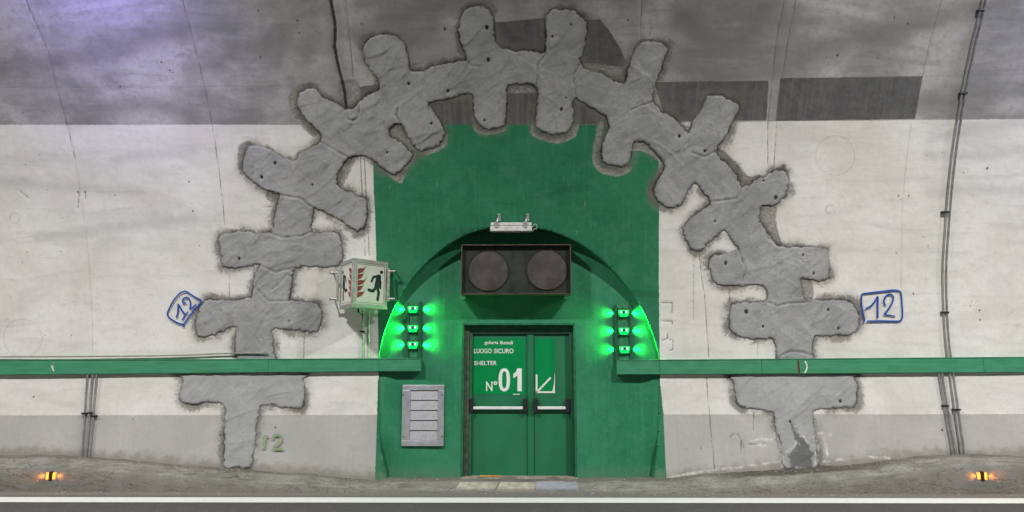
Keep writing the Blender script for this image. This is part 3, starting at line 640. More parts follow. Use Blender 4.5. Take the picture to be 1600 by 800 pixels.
# threshold slabs in front of the door (parts of the kerb)
slabm = simple('pale_stone_slab', (.34, .33, .27), .85, var=.25, scale=9, bump=.5, dirt=(.15, .14, .11))
slabb = simple('blue_grey_slab', (.27, .285, .315), .7, var=.1, scale=9, bump=.3, dirt=(.20, .20, .20))
def slab(p, mat, name='slab', label=None):
    top = [ground(*a, z=z_) for a, z_ in zip(p, (.040, .040, .098, .098))]
    b = MB().prism(top, (0, 0, -.06)).build(name, mat, kerb, origin=top[0])
    if label: b['label'] = label
    return b
for o_ in (slab([(712,763.5),(774,763.5),(780,753),(719,753)], slabm, label='cracked pale stone slab at the left of the threshold'), slab([(776,763.5),(836,763.5),(838,753.5),(782,753)], slabm, label='middle stone slab of the threshold'),
    slab([(837,763.5),(904,763.5),(900,751),(838,752.5)], slabb, label='smooth blue-grey slab at the right of the threshold')): pass
# door sill
silm = simple('worn_concrete_sill', (.27, .25, .20), .9, var=.35, scale=16, bump=.6, dirt=(.10, .09, .07))
sill = MB().box(DX0 - .02, DX1 + .02, 10.25, 10.56, -.03, DZ0 + .012, .008).build('sill', silm, kerb)

# stones and crumbs along the foot of the wall: too many to count
rb = MB(); rng = random.Random(3)
for i in range(1500):
    X = rng.uniform(-8.2, 8.2)
    if rng.random() < .55: X = rng.choice([rng.uniform(-2.4, 2.4), rng.uniform(1.9, 5.2), rng.uniform(-6.2, -3.8)])
    y = rng.choice([rng.uniform(9.95, 10.15), 10.19 - abs(rng.gauss(0, .06)), 10.18 - abs(rng.gauss(0, .08)), rng.uniform(9.6, 9.8)])
    inpo = -1.95 < X < 1.9
    if inpo and rng.random() < .6: y += .11
    if y > 9.84:
        tt = min(1, max(0, (y - YK) / (10.20 - YK))); z = float(np.interp(X, CX, CZ)) * (1 - tt) + float(np.interp(X, BX, BZ)) * tt
    else: z = 0.002
    if DX0 - .1 < X < DX1 + .1 and y > 9.85: continue
    r = rng.uniform(.004, .013) * (1.6 if rng.random() < .06 else 1)
    vs = [Vector((X + r * rng.uniform(.7, 1.3) * a, y + r * b, z + r * cc * .6)) for a, b, cc in ((1, 0, 0), (-1, 0, 0), (0, 1, 0), (0, -1, 0), (0, 0, 1), (0, 0, -1))]
    rb.add(vs, [(0, 2, 4), (2, 1, 4), (1, 3, 4), (3, 0, 4), (2, 0, 5), (1, 2, 5), (3, 1, 5), (0, 3, 5)])
rub = rb.build('rubble', simple('crumbled_concrete', (.30, .28, .24), .95, var=.5, scale=30)); tag(rub, 'loose crumbs and grit along the foot of the wall', 'rubble', kind='stuff')

# rest of the tunnel: vault, far wall
vm = M('plain_vault_concrete', .9); c = vm.obj(); vm.color(vm.mix(vm.ramp(vm.noise(c, .9, 5), .3, .7), (.13, .128, .12), (.24, .235, .22))).bump(vm.noise(c, 8, 5), .4, .01)
sa = gsf[-1] / RU; ths = np.linspace(sa, math.pi, 40); vx = np.linspace(-40, 40, 41)
VP_ = np.zeros((len(ths) + 1, len(vx), 3))
for i, th in enumerate(ths): VP_[i, :, 0] = vx; VP_[i, :, 1] = YU + RU * math.cos(th); VP_[i, :, 2] = ZC + RU * math.sin(th)
VP_[-1, :, 0] = vx; VP_[-1, :, 1] = YU - RU + .15; VP_[-1, :, 2] = -.05
tag(grid_mesh('tunnel_vault', VP_, mat=vm.m), 'bare concrete tunnel vault overhead', kind='structure')

# ================================================================== duct runs
ductm = M('green_duct_paint', .45, 0, .4); c = ductm.obj()
k = ductm.mix(ductm.ramp(ductm.noise(ductm.map(c, (1, 4, 9)), 3, 5), .3, .7), (.035, .205, .100), (.060, .270, .145))
k = ductm.mix(ductm.ramp(ductm.noise(c, 7, 6, .7), .58, .74, 0, .45), k, (.15, .22, .16))
k = ductm.mix(ductm.ramp(ductm.noise(c, 40, 4, .8), .68, .74, 0, .6), k, (.36, .38, .33))
ductm.color(k).bump(ductm.noise(c, 30, 4), .15, .004); DUCT = ductm.m
steel = simple('galvanised_steel', (.42, .42, .41), .42, .75, .2, 18, .15, dirt=(.22, .20, .17))
dark = simple('black_plastic', (.022, .022, .024), .45, 0, .3, 20, .1)
markw = simple('chalk_white_paint', (.62, .64, .60), .8)
YD = 10.245
def duct_z(px, py): return at(px, py, YD).z
def duct(name, label, pxs, ytops, ybots, seams, xa, xb):
    """pxs: end pixels; sections between seams are parts"""
    t = thing(name, (xa, 10.25, duct_z(pxs[0], ybots[0])), label, 'cable duct', 'green cable ducts')
    zt = [duct_z(pxs[i], ytops[i]) for i in (0, 1)]; zb = [duct_z(pxs[i], ybots[i]) for i in (0, 1)]
    Xe = [at(pxs[i], 570, YD).x for i in (0, 1)]
    f = lambda X, z: z[0] + (z[1] - z[0]) * (X - Xe[0]) / (Xe[1] - Xe[0])
    xs = [xa] + [at(p, 570, YD).x for p in seams] + [xb]
    for a, b in zip(xs[:-1], xs[1:]):
        a2, b2 = a + .0025, b - .0025
        m = MB(); n = max(1, int((b2 - a2) / 3)); yb = YP + .01
        prof2 = lambda X: [(YD, f(X, zb) + .012), (YD, f(X, zt) - .02), (YD + .006, f(X, zt) - .012), (YD - .006, f(X, zt) - .010), (YD - .006, f(X, zt)), (yb, f(X, zt) + .004), (yb, f(X, zb)), (YD + .02, f(X, zb)), (YD + .008, f(X, zb) + .004)]
        V = [(a2, y, z) for y, z in prof2(a2)] + [(b2, y, z) for y, z in prof2(b2)]; k_ = len(V) // 2
        m.add(V, [tuple(range(k_))[::-1], tuple(range(k_, 2 * k_))] + [(i, (i + 1) % k_, (i + 1) % k_ + k_, i + k_) for i in range(k_)])
        m.build('duct_section', DUCT, t, origin=(a, YD, f(a, zb)))
    return t
dL = duct('cable_duct', 'green cable duct along the wall left of the shelter door', (0, 657), (562.5, 559.5), (586.5, 580.5), (-250, 419, 592), -12, at(657, 570, YD).x)
dR = duct('cable_duct', 'green cable duct along the wall right of the shelter door', (964, 1600), (562.5, 557.5), (586, 582.5), (1031, 1190, 1537), at(964, 570, YD).x, 12)
def ribbon(pts, wd, nrm=None, off=0.0):
    """flat painted stroke through 3D points, n faces the camera side"""
    m = MB(); L = []
    for i, p in enumerate(pts):
        t = (pts[min(i + 1, len(pts) - 1)] - pts[max(i - 1, 0)]).normalized(); n_ = nrm or Vector((0, -1, 0)); u = n_.cross(t).normalized() * wd * .5
        L.append((p + u, p - u))
    V = [q for a in L for q in a]; F = [(2 * i, 2 * i + 1, 2 * i + 3, 2 * i + 2) for i in range(len(pts) - 1)]
    return m.add(V, F)
def stroke_px(pts, wd_px, Y=None, off=.004, n=4, jitter=.0):
    p = smooth_poly(pts, n, False) if len(pts) > 2 else np.array(pts, float)
    q = [at(a, b, Y) if Y else wp(a, b, off) for a, b in p]
    return ribbon(q, wd_px / 113)
def multi(strokes, name, mat, parent=None, Y=None, off=.02):
    m = MB()
    for pts, wd in strokes: r = stroke_px(pts, wd, Y, off); m.add(r.v, r.f)
    return m.build(name, mat, parent)
multi([([(83,566),(82,574),(84,580)], 2.2), ([(83,567),(80,574)], 1.8)], 'paint_mark', markw, dL, YD - .002)
multi([([(1247,563),(1248,574),(1249,583)], 3.0)], 'rust_mark', simple('rust_brown', (.10, .035, .02), .9), dR, YD - .002)
multi([([(1258,564),(1261,572),(1260,578),(1257,583)], 2.2)], 'paint_mark', markw, dR, YD - .002)
blue = simple('blue_spray_paint', (.014, .062, .30), .6, var=.35, scale=30)
m12 = multi([([(1348,504.3),(1349.6,498.6),(1347.2,488.9),(1345.2,475.9),(1345.2,462.9),(1347.2,459.2),(1354.5,458),(1375.6,455.6),(1391.9,453.5),(1401.6,454),(1406.5,458),(1408,473.4),(1409,493.7),(1406.5,500.2),(1401.6,501.9),(1375.6,501.5),(1353.7,501.9)], 2.6),
 ([(1351.7,482),(1359.4,478.3),(1365.9,471),(1370.3,462.9)], 2.6), ([(1370.6,463),(1370.3,477.5),(1370.3,497)], 3.0),
 ([(1382.9,477.5),(1380,472.6),(1381.3,466),(1385.4,460.8),(1391,460),(1394.7,464.5),(1392.7,473.4),(1387,483.2),(1380.5,491.7)], 2.7), ([(1380.5,491.9),(1388.6,492.5),(1397.5,494.5)], 2.3)], 'painted_number', blue)
tag(m12, 'upright blue handwritten 12 in a box on the white wall right of the mortar', 'graffiti', 'blue numbers on the wall')
m12 = multi([([(287.6,511.5),(287.6,507),(280.6,505.4),(272,501),(265,495.7),(262.7,489.6),(266.6,480),(273.6,467.7),(282.4,458),(289.4,455),(293.7,456.4),(304.2,463.4),(314.3,469),(314.7,473),(309.5,479),(299,491.4),(291,502.7),(287.6,507)], 2.5),
 ([(276.2,496.6),(278.4,490.5),(279.3,482.6),(279.3,474.7)], 2.6), ([(279.3,474.7),(283.2,481.7),(289.8,491.4)], 2.6), ([(295,487),(290.2,492.2),(285.9,500.6)], 2.3),
 ([(291.6,472.1),(288.5,474.3),(286.3,470.4),(288.5,466),(292.9,464.7),(296.8,467.7),(298.6,474.7),(297.7,483.5)], 2.6), ([(297.7,483.5),(307.7,475.6)], 2.4)], 'painted_number', blue)
tag(m12, 'tilted blue handwritten 12 in a diamond at the left end of the mortar cross', 'graffiti', 'blue numbers on the wall')
fg = M('faded_green_stencil', .9); _n = fg.noise(fg.obj(), 20, 4, .7); fg.color(fg.mix(fg.ramp(_n, .35, .65), (.17, .29, .11), (.34, .37, .27)))
g12 = multi([([(411,682),(420,682.5)], 4.0), ([(415,683),(414,692),(412.5,702)], 4.5), ([(427,687),(429,681),(436,680),(440,684),(438,691),(430,698),(427,702)], 3.8), ([(427,702),(443,702)], 3.6)], 'painted_number', fg.m)
tag(g12, 'faded green stencilled 12 low on the grey wall beside the left mortar patch', 'graffiti')

# ================================================================== conduits
def conduit(name, label, lines, r, group, clips=(), mat=steel, clipw=6, off=.03, cat='conduit'):
    p0 = wp(*lines[0][-1]); t = thing(name, p0, label, cat, group)
    for L in lines:
        P_ = [wp(a, b, off) for a, b in smooth_poly(L, 5, False)]
        MB().tube(P_, r, 8).build('pipe', mat, t, True, origin=P_[0])
    for (cx, cy_, hw_) in clips:
        a = wp(cx - hw_, cy_, off); b = wp(cx + hw_, cy_, off)
        m = MB().box(a.x, b.x, a.y - r - .007, a.y + off * .8, a.z - .012, a.z + .012, .003); m.build('clip', dark, t, origin=a)
    return t
conduit('conduit', 'pair of long steel conduits curving from the vault to the footway at the right', [
  [(1542,-60),(1533,0),(1516,70),(1500,150),(1487,230),(1479,300),(1474,370),(1471,420),(1472,480),(1475,530),(1480,570),(1485,610),(1492,660),(1500,712)],
  [(1549,-60),(1539,0),(1522,70),(1506,150),(1493,230),(1485,300),(1479.5,370),(1476.5,420),(1477.5,480),(1480.5,530),(1485.5,570),(1491,610),(1498,660),(1506,712)]], .0115, 'wall conduits',
  [(1530,15,5), (1503,145,6), (1475,331,6), (1474,488,6), (1492,640,6)], off=.035)
conduit('conduit', 'short pair of conduits running from the right duct down to the footway', [[(1465,583),(1471,620),(1478,660),(1487,711)], [(1470,583),(1476,620),(1483,660),(1492,711)]], .013, 'wall conduits', [(1475,634,5)], off=.03)
conduit('conduit', 'three short conduits running from the left duct down to the footway', [[(139,584),(136,620),(133,670),(129,715)], [(147,584),(144,620),(141,670),(136,714)], [(153,584),(150,620),(146,670),(141,715)]], .014, 'wall conduits',
  [(134,646,4), (144,645,4), (149,650,4)], off=.03)
conduit('cable', 'thin grey cable running just above the left green duct', [[(-300,558),(0,557.5),(130,557),(270,555.5),(350,552.5),(420,551.5)]], .010, None, (), simple('grey_cable', (.26, .24, .22), .7), off=.035, cat='cable')
# supply pipe under the sign
conduit('conduit', 'thin galvanised conduit dropping from the exit sign to the left duct', [[(567,484),(567,520),(567,560)]], .013, 'wall conduits', [(567,518,4)], off=.03)
sr = thing('mounting_rail', wp(577, 556), 'slim perforated pale rail on the wall beneath the exit sign', 'rail')
a = wp(573, 560, .0); b = wp(580, 480, .02)
railm = simple('pale_painted_rail', (.50, .49, .45), .6, .2)
MB().tube([wp(576.5, y, .0) for y in range(480, 562, 8)], .016, 4).build('rail', railm, sr)
for y in (498, 518, 535, 550): MB().tube([wp(576.5, y, .018), wp(576.5, y, .032)], .007, 8).build('screw', dark, sr)

# ================================================================== green guide lamps on their channels
gchan = simple('green_channel_paint', (.035, .19, .095), .5, .1, .25, 14, .15)
gdark = simple('dark_green_rail', (.022, .11, .060), .5, .2)
lens_g = emit('green_lit_lens', (.0, 1.0, .14), 1.3, (.0, .08, .02)); lens_w = emit('green_led_core', (.55, 1.0, .8), 2.2)
def lightcol(px0, px1, py0, py1, units, label, side):
    Yf = YP - .045
    p = at(px0, py1, Yf); q = at(px1, py0, Yf)
    t = thing('guide_light_column', ((p.x + q.x) / 2, YP, p.z), label, 'guide light', 'green guide light columns')
    MB().box(p.x + .035, q.x - .035, Yf + .012, YP + .01, p.z, q.z, .003).build('channel', gchan, t, origin=p)
    for a, b in ((p.x, p.x + .033), (q.x - .033, q.x)):
        MB().box(a, b, Yf - .006, YP + .01, p.z, q.z + .008, .003).build('side_rail', gdark, t, origin=(a, Yf, p.z))
    # small cap on top
    MB().box(p.x + .035, q.x - .035, Yf, Yf + .011, q.z - .045, q.z, .002).build('cap', gchan, t, origin=q)
    for (ux, uy) in units:
        c_ = at(ux, uy, Yf - .03); cu = [(-.072, .040), (.072, .040), (.070, .0), (.045, -.050), (-.045, -.050), (-.070, .0)]
        u = MB().box(c_.x - .078, c_.x + .078, Yf - .012, Yf + .0115, c_.z - .060, c_.z + .052, .004).build('guide_lamp', gchan, t, origin=c_)
        MB().prism([(c_.x + a_, Yf - .040, c_.z + b_2) for a_, b_2 in cu], (0, .027, 0)).build('lens', lens_g, u, origin=c_)
        MB().box(c_.x - .020, c_.x + .020, Yf - .047, Yf - .0405, c_.z - .012, c_.z + .030, .003).build('core', gdark, u, origin=c_)
        for sg in (-1, 1):
            MB().box(*sorted((c_.x + sg * .026, c_.x + sg * .046)), Yf - .046, Yf - .0405, c_.z - .002, c_.z + .028, .003).build('led', lens_w, u, origin=c_)
            l = bpy.data.lights.new('lamp_light', 'SPOT'); l.energy = 38; l.color = (.012, 1, .13); l.spot_size = rad(140); l.spot_blend = 1.0; l.shadow_soft_size = .035
            lo = bpy.data.objects.new('lamp_light', l); C.objects.link(lo); lo.parent = u
            lo.location = Vector((c_.x + sg * .135, Yf + .022, c_.z + .002)) - wloc(u)
            lo.rotation_euler = Vector((sg * 1.0, .02, 0)).to_track_quat('-Z', 'Y').to_euler(); lo.scale = (1, .55, 1)
    return t
lightcol(634.5, 658, 472, 559, [(645, 483), (645, 513), (645, 539)], 'column of three lit green guide lamps left of the door', -1)
lightcol(962, 985.5, 477, 565, [(974.5, 489), (975, 517), (976, 546)], 'column of three lit green guide lamps right of the door', 1)

# ================================================================== amber kerb markers
amb = emit('amber_lit_lens', (1.0, .20, .005), 3.5); amb2 = emit('amber_led_core', (1, .38, .02), 3.5)
def marker(px, py, label):
    Yf = YK - .05; c_ = at(px, py, Yf)
    t = thing('kerb_marker_light', (c_.x, Yf + .04, c_.z - .05), label, 'marker light', 'amber kerb marker lights')
    MB().box(c_.x - .022, c_.x + .022, Yf - .012, Yf + .05, c_.z - .058, c_.z + .058, .006).build('housing', dark, t, origin=c_)
    for sg in (-1, 1):
        MB().box(*sorted((c_.x + sg * .0225, c_.x + sg * .066)), Yf, Yf + .05, c_.z - .045, c_.z + .045, .010).build('lens', amb, t, origin=c_)
        MB().box(*sorted((c_.x + sg * .030, c_.x + sg * .048)), Yf - .006, Yf + .002, c_.z - .034, c_.z + .034, .003).build('led', amb2, t, origin=c_)
        l = bpy.data.lights.new('lamp_light', 'SPOT'); l.energy = 4; l.color = (1, .28, .02); l.spot_size = rad(100); l.spot_blend = 1; l.shadow_soft_size = .03
        lo = bpy.data.objects.new('lamp_light', l); C.objects.link(lo); lo.parent = t; lo.location = Vector((c_.x + sg * .085, Yf + .0, c_.z)) - wloc(t)
        lo.rotation_euler = Vector((sg, .35, 0)).to_track_quat('-Z', 'Y').to_euler()
marker(79, 744, 'lit amber marker light on the kerb face at the left')
marker(1535, 744, 'lit amber marker light on the kerb face at the right')

# ================================================================== ventilation grille
galv = M('spangled_zinc_sheet', .5, .55); c = galv.obj()
k = galv.mix(galv.ramp(galv.vor(c, 60), .1, .6), (.42, .43, .46), (.56, .57, .60)); k = galv.mix(galv.ramp(galv.noise(c, 10, 5), .5, .75, 0, .4), k, (.34, .33, .33)); galv.color(k)
galf = simple('zinc_frame', (.52, .54, .57), .4, .6, .12, 9, .1)
Yg = YP - .035
p = at(627, 697, Yg); q = at(694, 601.5, Yg)
vg = thing('ventilation_grille', (p.x, YP, p.z), 'galvanised louvred ventilation grille low on the green wall left of the door', 'vent grille')
fx, fz = .112, .072
for a in ((p.x, p.x + fx, p.z + fz + .001, q.z - fz - .001), (q.x - fx + .03, q.x, p.z + fz + .001, q.z - fz - .001)):
    MB().box(a[0], a[1], Yg, YP + .005, a[2], a[3], .004).build('frame_bar', galf, vg, origin=(a[0], Yg, a[2]))
for a in ((p.z, p.z + fz), (q.z - fz, q.z)):
    MB().box(p.x, q.x, Yg, YP + .005, a[0], a[1], .004).build('frame_bar', galf, vg, origin=(p.x, Yg, a[0]))
ix0, ix1, iz0, iz1 = p.x + fx, q.x - fx + .03, p.z + fz, q.z - fz
MB().box(ix0 - .01, ix1 + .01, YP - .006, YP + .004, iz0 - .01, iz1 + .01).build('back_plate', dark, vg, origin=(ix0, YP, iz0))
hh = (iz1 - iz0) / 5
for i in range(5):
    z0 = iz0 + i * hh; m = MB()
    pts = [(Yg - .002, z0 + .004), (Yg + .002, z0 + .010), (YP - .012, z0 + hh - .003), (YP - .016, z0 + hh - .001), (Yg + .010, z0 + hh * .35)]
    pts = [(Yg + .002, z0 + .006), (Yg + .016, z0 + hh - .004), (Yg + .019, z0 + hh - .006), (Yg + .007, z0 + .003)]
    V = [(ix0 + .002, y, z) for y, z in pts] + [(ix1 - .002, y, z) for y, z in pts]
    m.add(V, [(0, 1, 2, 3), (7, 6, 5, 4)] + [(j, (j + 1) % 4, (j + 1) % 4 + 4, j + 4) for j in range(4)])
    m.build('louvre', galv.m, vg, origin=(ix0, Yg, z0))
for a, b in ((630.5, 617), (690.5, 617), (630.5, 682), (690.5, 682)):
    s_ = at(a, b, Yg); MB().tube([s_, s_ + Vector((0, -.006, 0))], .009, 8).build('screw', dark, vg, origin=s_)

# ================================================================== shelter door
doorg = M('door_green_paint', .42, 0, .4); c = doorg.obj()
k = doorg.mix(doorg.ramp(doorg.noise(c, 1.5, 4), .3, .7), (.016, .150, .068), (.024, .185, .088))
k = doorg.mix(doorg.ramp(doorg.noise(c, 25, 6, .75), .66, .78, 0, .4), k, (.07, .20, .12)); doorg.color(k).bump(doorg.noise(c, 12, 3), .08, .004)
framg = simple('dark_green_door_frame', (.022, .135, .070), .5, .1, .25, 10, .15, dirt=(.10, .12, .08))
signg = simple('sign_green_film', (.0, .235, .065), .35, 0, .06, 4, .02)
signw = simple('sign_white_film', (.74, .78, .72), .45, 0, .05, 10, .02)
silv = simple('brushed_steel_bar', (.74, .75, .74), .4, .0, .06, 20, .05)
YF = YP + .10; YLF = YP + .15                       # frame front, leaf front
dr = thing('shelter_door', ((DX0 + DX1) / 2, YP, DZ0), 'green double shelter door with push bars under the arch, marked N° 01', 'door')
e = .001
# painted reveal lining of the opening
for a, b, z0, z1 in ((DX0 - .02, DX0 + .012, DZ0, DZ - .001), (DX1 - .012, DX1 + .02, DZ0, DZ - .001)):
    MB().box(a, b, YP - .004, YF + .25, z0, z1, .003).build('lining', framg, dr, origin=(a, YP, z0))
MB().box(DX0 - .02, DX1 + .02, YP - .004, YF + .25, DZ - .0, DZ + .03, .003).build('lining', framg, dr, origin=(DX0, YP, DZ))
pl_, pr_ = at(737, 600, YF).x, at(892, 600, YF).x
zt_ = at(800, 520, YF).z
fl = simple('worn_frame_edge', (.10, .12, .09), .7, .1, .4, 20, .3, dirt=(.20, .19, .14))
MB().box(DX0 + .013, pl_ - .04, YF - .02, YF + .08, DZ0, DZ - .002, .004).build('frame_jamb', fl, dr, origin=(DX0, YF, DZ0))
MB().box(pl_ - .039, pl_, YF, YF + .08, DZ0, DZ - .002, .004).build('frame_jamb', framg, dr, origin=(pl_, YF, DZ0))
MB().box(pr_, DX1 - .013, YF, YF + .08, DZ0, DZ - .002, .004).build('frame_jamb', framg, dr, origin=(pr_, YF, DZ0))
MB().box(pl_ + .001, pr_ - .001, YF, YF + .08, zt_ - .0, DZ - .003, .004).build('frame_head', framg, dr, origin=(pl_, YF, zt_))
lz0 = DZ0 + .012; ml, mr = at(824, 600, YLF - .02).x, at(834, 600, YLF - .02).x
def leaf(x0, x1, label):
    lf = MB().box(x0, x1, YLF, YLF + .05, lz0, zt_ - .004, .004).build('door_leaf', doorg.m, dr, origin=(x0, YLF, lz0)); lf['label'] = label
    return lf
l1 = leaf(pl_ + .003, ml - .001, 'wide left door leaf with the white shelter lettering')
l2 = leaf(mr + .003, pr_ - .003, 'narrow right door leaf with the torn arrow sticker')
MB().box(ml, mr, YLF - .02, YLF + .055, lz0, zt_ - .003, .004).build('overlap_strip', doorg.m, dr, origin=(ml, YLF, lz0))
MB().box(pl_ + .003, pr_ - .003, YLF + .06, YLF + .08, lz0 - .01, zt_).build('dark_backing', dark, dr)
# door closer line at the head
MB().box(at(815, 514, YLF).x, at(838, 514, YLF).x, YF - .012, YF - .001, zt_ + .03, zt_ + .045, .002).build('closer_arm', dark, dr)
YS = YLF - .003
def rectpx(a, b, c_, d_, Y, name, mat, par, th=.002):
    p_ = at(a, d_, Y); q_ = at(c_, b, Y); return MB().box(p_.x, q_.x, Y, Y + th, p_.z, q_.z).build(name, mat, par, origin=p_)
rectpx(738.5, 529, 820.5, 616, YS, 'sign_panel', signg, l1)
rectpx(836, 529, 862.5, 614.5, YS, 'sign_panel', signg, l2)
# torn edge of the arrow sticker
m = MB(); m.prism([at(a, b, YS - .001) for a, b in ((865.4, 600), (867, 580), (867, 614.8), (863, 612))], (0, .0025, 0)); m.build('torn_edge', signw, l2)
m = MB(); m.prism([at(a, b, YS - .0012) for a, b in ((863, 529), (866.5, 529), (866.8, 553), (866, 580), (863, 592))], (0, .0027, 0)); m.build('sign_panel', signg, l2)
def textmesh(body, x0, y0, x1, y1, Y, parent, mat, name='lettering', bold=.0):
    cu = bpy.data.curves.new('t', 'FONT'); cu.body = body; cu.size = 1; cu.offset = bold; cu.resolution_u = 4
    ob = bpy.data.objects.new('t', cu); C.objects.link(ob); bpy.context.view_layer.update()
    me = bpy.data.meshes.new_from_object(ob.evaluated_get(bpy.context.evaluated_depsgraph_get())); bpy.data.objects.remove(ob)
    co = np.array([v.co for v in me.vertices]); mn = co.min(0); mx = co.max(0)
    a_ = at(x0, y1, Y); b_ = at(x1, y0, Y)
    for v in me.vertices:
        v.co = (a_.x + (v.co.x - mn[0]) / (mx[0] - mn[0]) * (b_.x - a_.x) - a_.x, 0, (v.co.y - mn[1]) / (mx[1] - mn[1]) * (b_.z - a_.z))
    bm = bmesh.new(); bm.from_mesh(me); bmesh.ops.recalc_face_normals(bm, faces=bm.faces[:]); bm.to_mesh(me); bm.free()
    me.materials.append(mat); o = bpy.data.objects.new(name, me); C.objects.link(o); o.parent = parent; o.location = a_ - wloc(parent); return o
YT = YS - .0025
textmesh('galleria', 757, 532.6, 778.4, 539.2, YT, l1, signw, bold=.016); textmesh('Buttoli', 781.6, 532.6, 801.4, 538, YT, l1, signw, bold=.016)
textmesh('LUOGO', 740.6, 544.8, 768.4, 552, YT, l1, signw, bold=.016); textmesh('SICURO', 772, 544.8, 802.4, 552, YT, l1, signw, bold=.016)
textmesh('SHELTER', 741, 564, 776, 570.5, YT, l1, signw, bold=.012)
textmesh('N', 759.5, 596, 769.5, 611, YT, l1, signw, bold=.012)
textmesh('°', 771, 595.5, 777, 601.5, YT, l1, signw, bold=.02)
m = MB(); N_ = 40; V = []; F = []
for i in range(N_):
    a = 2 * math.pi * i / N_; ca, sa_ = math.cos(a), math.sin(a); sg = lambda v, e_: math.copysign(abs(v)**e_, v)
    V += [at(788 + 9 * sg(ca, .8), 593.5 + 18 * sg(sa_, .9), YT), at(788 + 3.6 * sg(ca, .7), 593.5 + 13.2 * sg(sa_, .8), YT)]
for i in range(N_): j = (i + 1) % N_; F.append((2 * i, 2 * i + 1, 2 * j + 1, 2 * j))
m.add(V, F).build('lettering', signw, l1)
MB().add([at(*q_, YT) for q_ in ((808.6,575.5),(815.3,575.5),(815.3,611.3),(808.6,611.3),(808.6,587))], [(0,1,2,3,4)]).add([at(*q_, YT) for q_ in ((808.55,575.5),(808.55,587),(802,591),(802,584.5),(806,581))], [(0,4,3,2,1)]).build('lettering', signw, l1)
rectpx(801.5, 615.4, 812, 616.8, YT, 'underline', signw, l1)
m = MB()
for pts, wd in (([(838.4,585),(838.4,613.5)], 2.8), ([(837,612.8),(866,612.8)], 2.6), ([(860.5,590),(840.5,611)], 2.8)):
    r = stroke_px(pts, wd, YT - .001); m.add(r.v, r.f)
m.build('arrow', signw, l2)
def pushbar(par, a, b, x0, x1):
    Yb = YLF - .06; p_ = at(a, 639.6, Yb); q_ = at(b, 635.2, Yb)
    MB().box(p_.x, q_.x, Yb, Yb + .025, p_.z, q_.z, .005).build('push_bar', silv, par, origin=p_)
    for u, v in x0, x1:
        p_ = at(u, 645, Yb - .01); q_ = at(v, 622.5, Yb - .01)
        MB().box(p_.x, q_.x, Yb - .015, YLF - .001, p_.z, q_.z, .012).build('bar_housing', dark, par, origin=p_)
pushbar(l1, 739, 817, (733.5, 739.5), (817.5, 824))
pushbar(l2, 839.5, 884.5, (833.5, 840), (884, 890.5))
# dark strips painting the shadow under the push bars
for a, b, par in ((738.5, 822, l1), (835, 891, l2)):
    rectpx(a, 644.3, b, 645.6, YLF - .0015, 'bar_shadow', framg, par)
for a, b, par in ((738, 740, l1), (818.5, 820.5, l1), (836, 837.5, l2), (889, 890.5, l2)):
    pass
ow = simple('plain_orange_finish', (.62, .30, .06), .6, var=.15, scale=30)  # orange colour for the thin strip on the sill
p = at(750, 744.4, YP + .02); q = at(783, 743.6, YP + .02)
o = MB().box(p.x, q.x, YP + .0, YP + .05, p.z, q.z + .004, .002).build('orange_strip', ow, origin=p); tag(o, 'thin orange strip lying on the sill under the left door leaf', 'strip')

# ================================================================== traffic signal above the door
YB, YS0 = YP - .02, 10.02
sigb = simple('rusty_dark_housing', (.035, .028, .024), .6, .2, .4, 10, .2, dirt=(.07, .05, .035))
bez = simple('weathered_bezel', (.085, .070, .052), .55, .4, .35, 14, .25, dirt=(.25, .23, .19))
p = at(720, 460, YS0); q = at(892, 381.5, YS0)
sg_ = thing('traffic_signal', ((p.x + q.x) / 2, YP, p.z), 'unlit two-lens traffic signal in a dark wide box above the shelter door', 'traffic light')
b_ = .015
MB().box(p.x + .005, q.x - .005, YS0 + .19, YB, p.z + .005, q.z - .005, .004).build('housing', sigb, sg_, origin=p)
for bx in ((p.x, q.x, q.z - b_, q.z), (p.x, q.x, p.z, p.z + b_), (p.x, p.x + b_, p.z + b_ + .001, q.z - b_ - .001), (q.x - b_, q.x, p.z + b_ + .001, q.z - b_ - .001)):
    MB().box(bx[0], bx[1], YS0, YS0 + .19, bx[2], bx[3], .003).build('bezel', bez, sg_, origin=(bx[0], YS0, bx[2]))
panm = simple('dark_signal_panel', (.030, .036, .030), .35, 0, .3, 6, .05)
MB().box(p.x + .017, q.x - .017, YS0 + .075, YS0 + .188, p.z + .017, q.z - .017, .003).build('front_panel', panm, sg_, origin=p)
lensm = M('dead_signal_lens', .3, 0, .5); c = lensm.obj(); chk = lensm.n('TexChecker'); lensm.put(chk.inputs[0], c); chk.inputs['Scale'].default_value = 60
kk = lensm.mix(chk.outputs['Fac'], (.046, .042, .038), (.066, .060, .054)); kk = lensm.mix(lensm.ramp(lensm.noise(c, 4, 4), .4, .65), kk, (.088, .080, .072)); lensm.color(kk)
hoodm = sigb
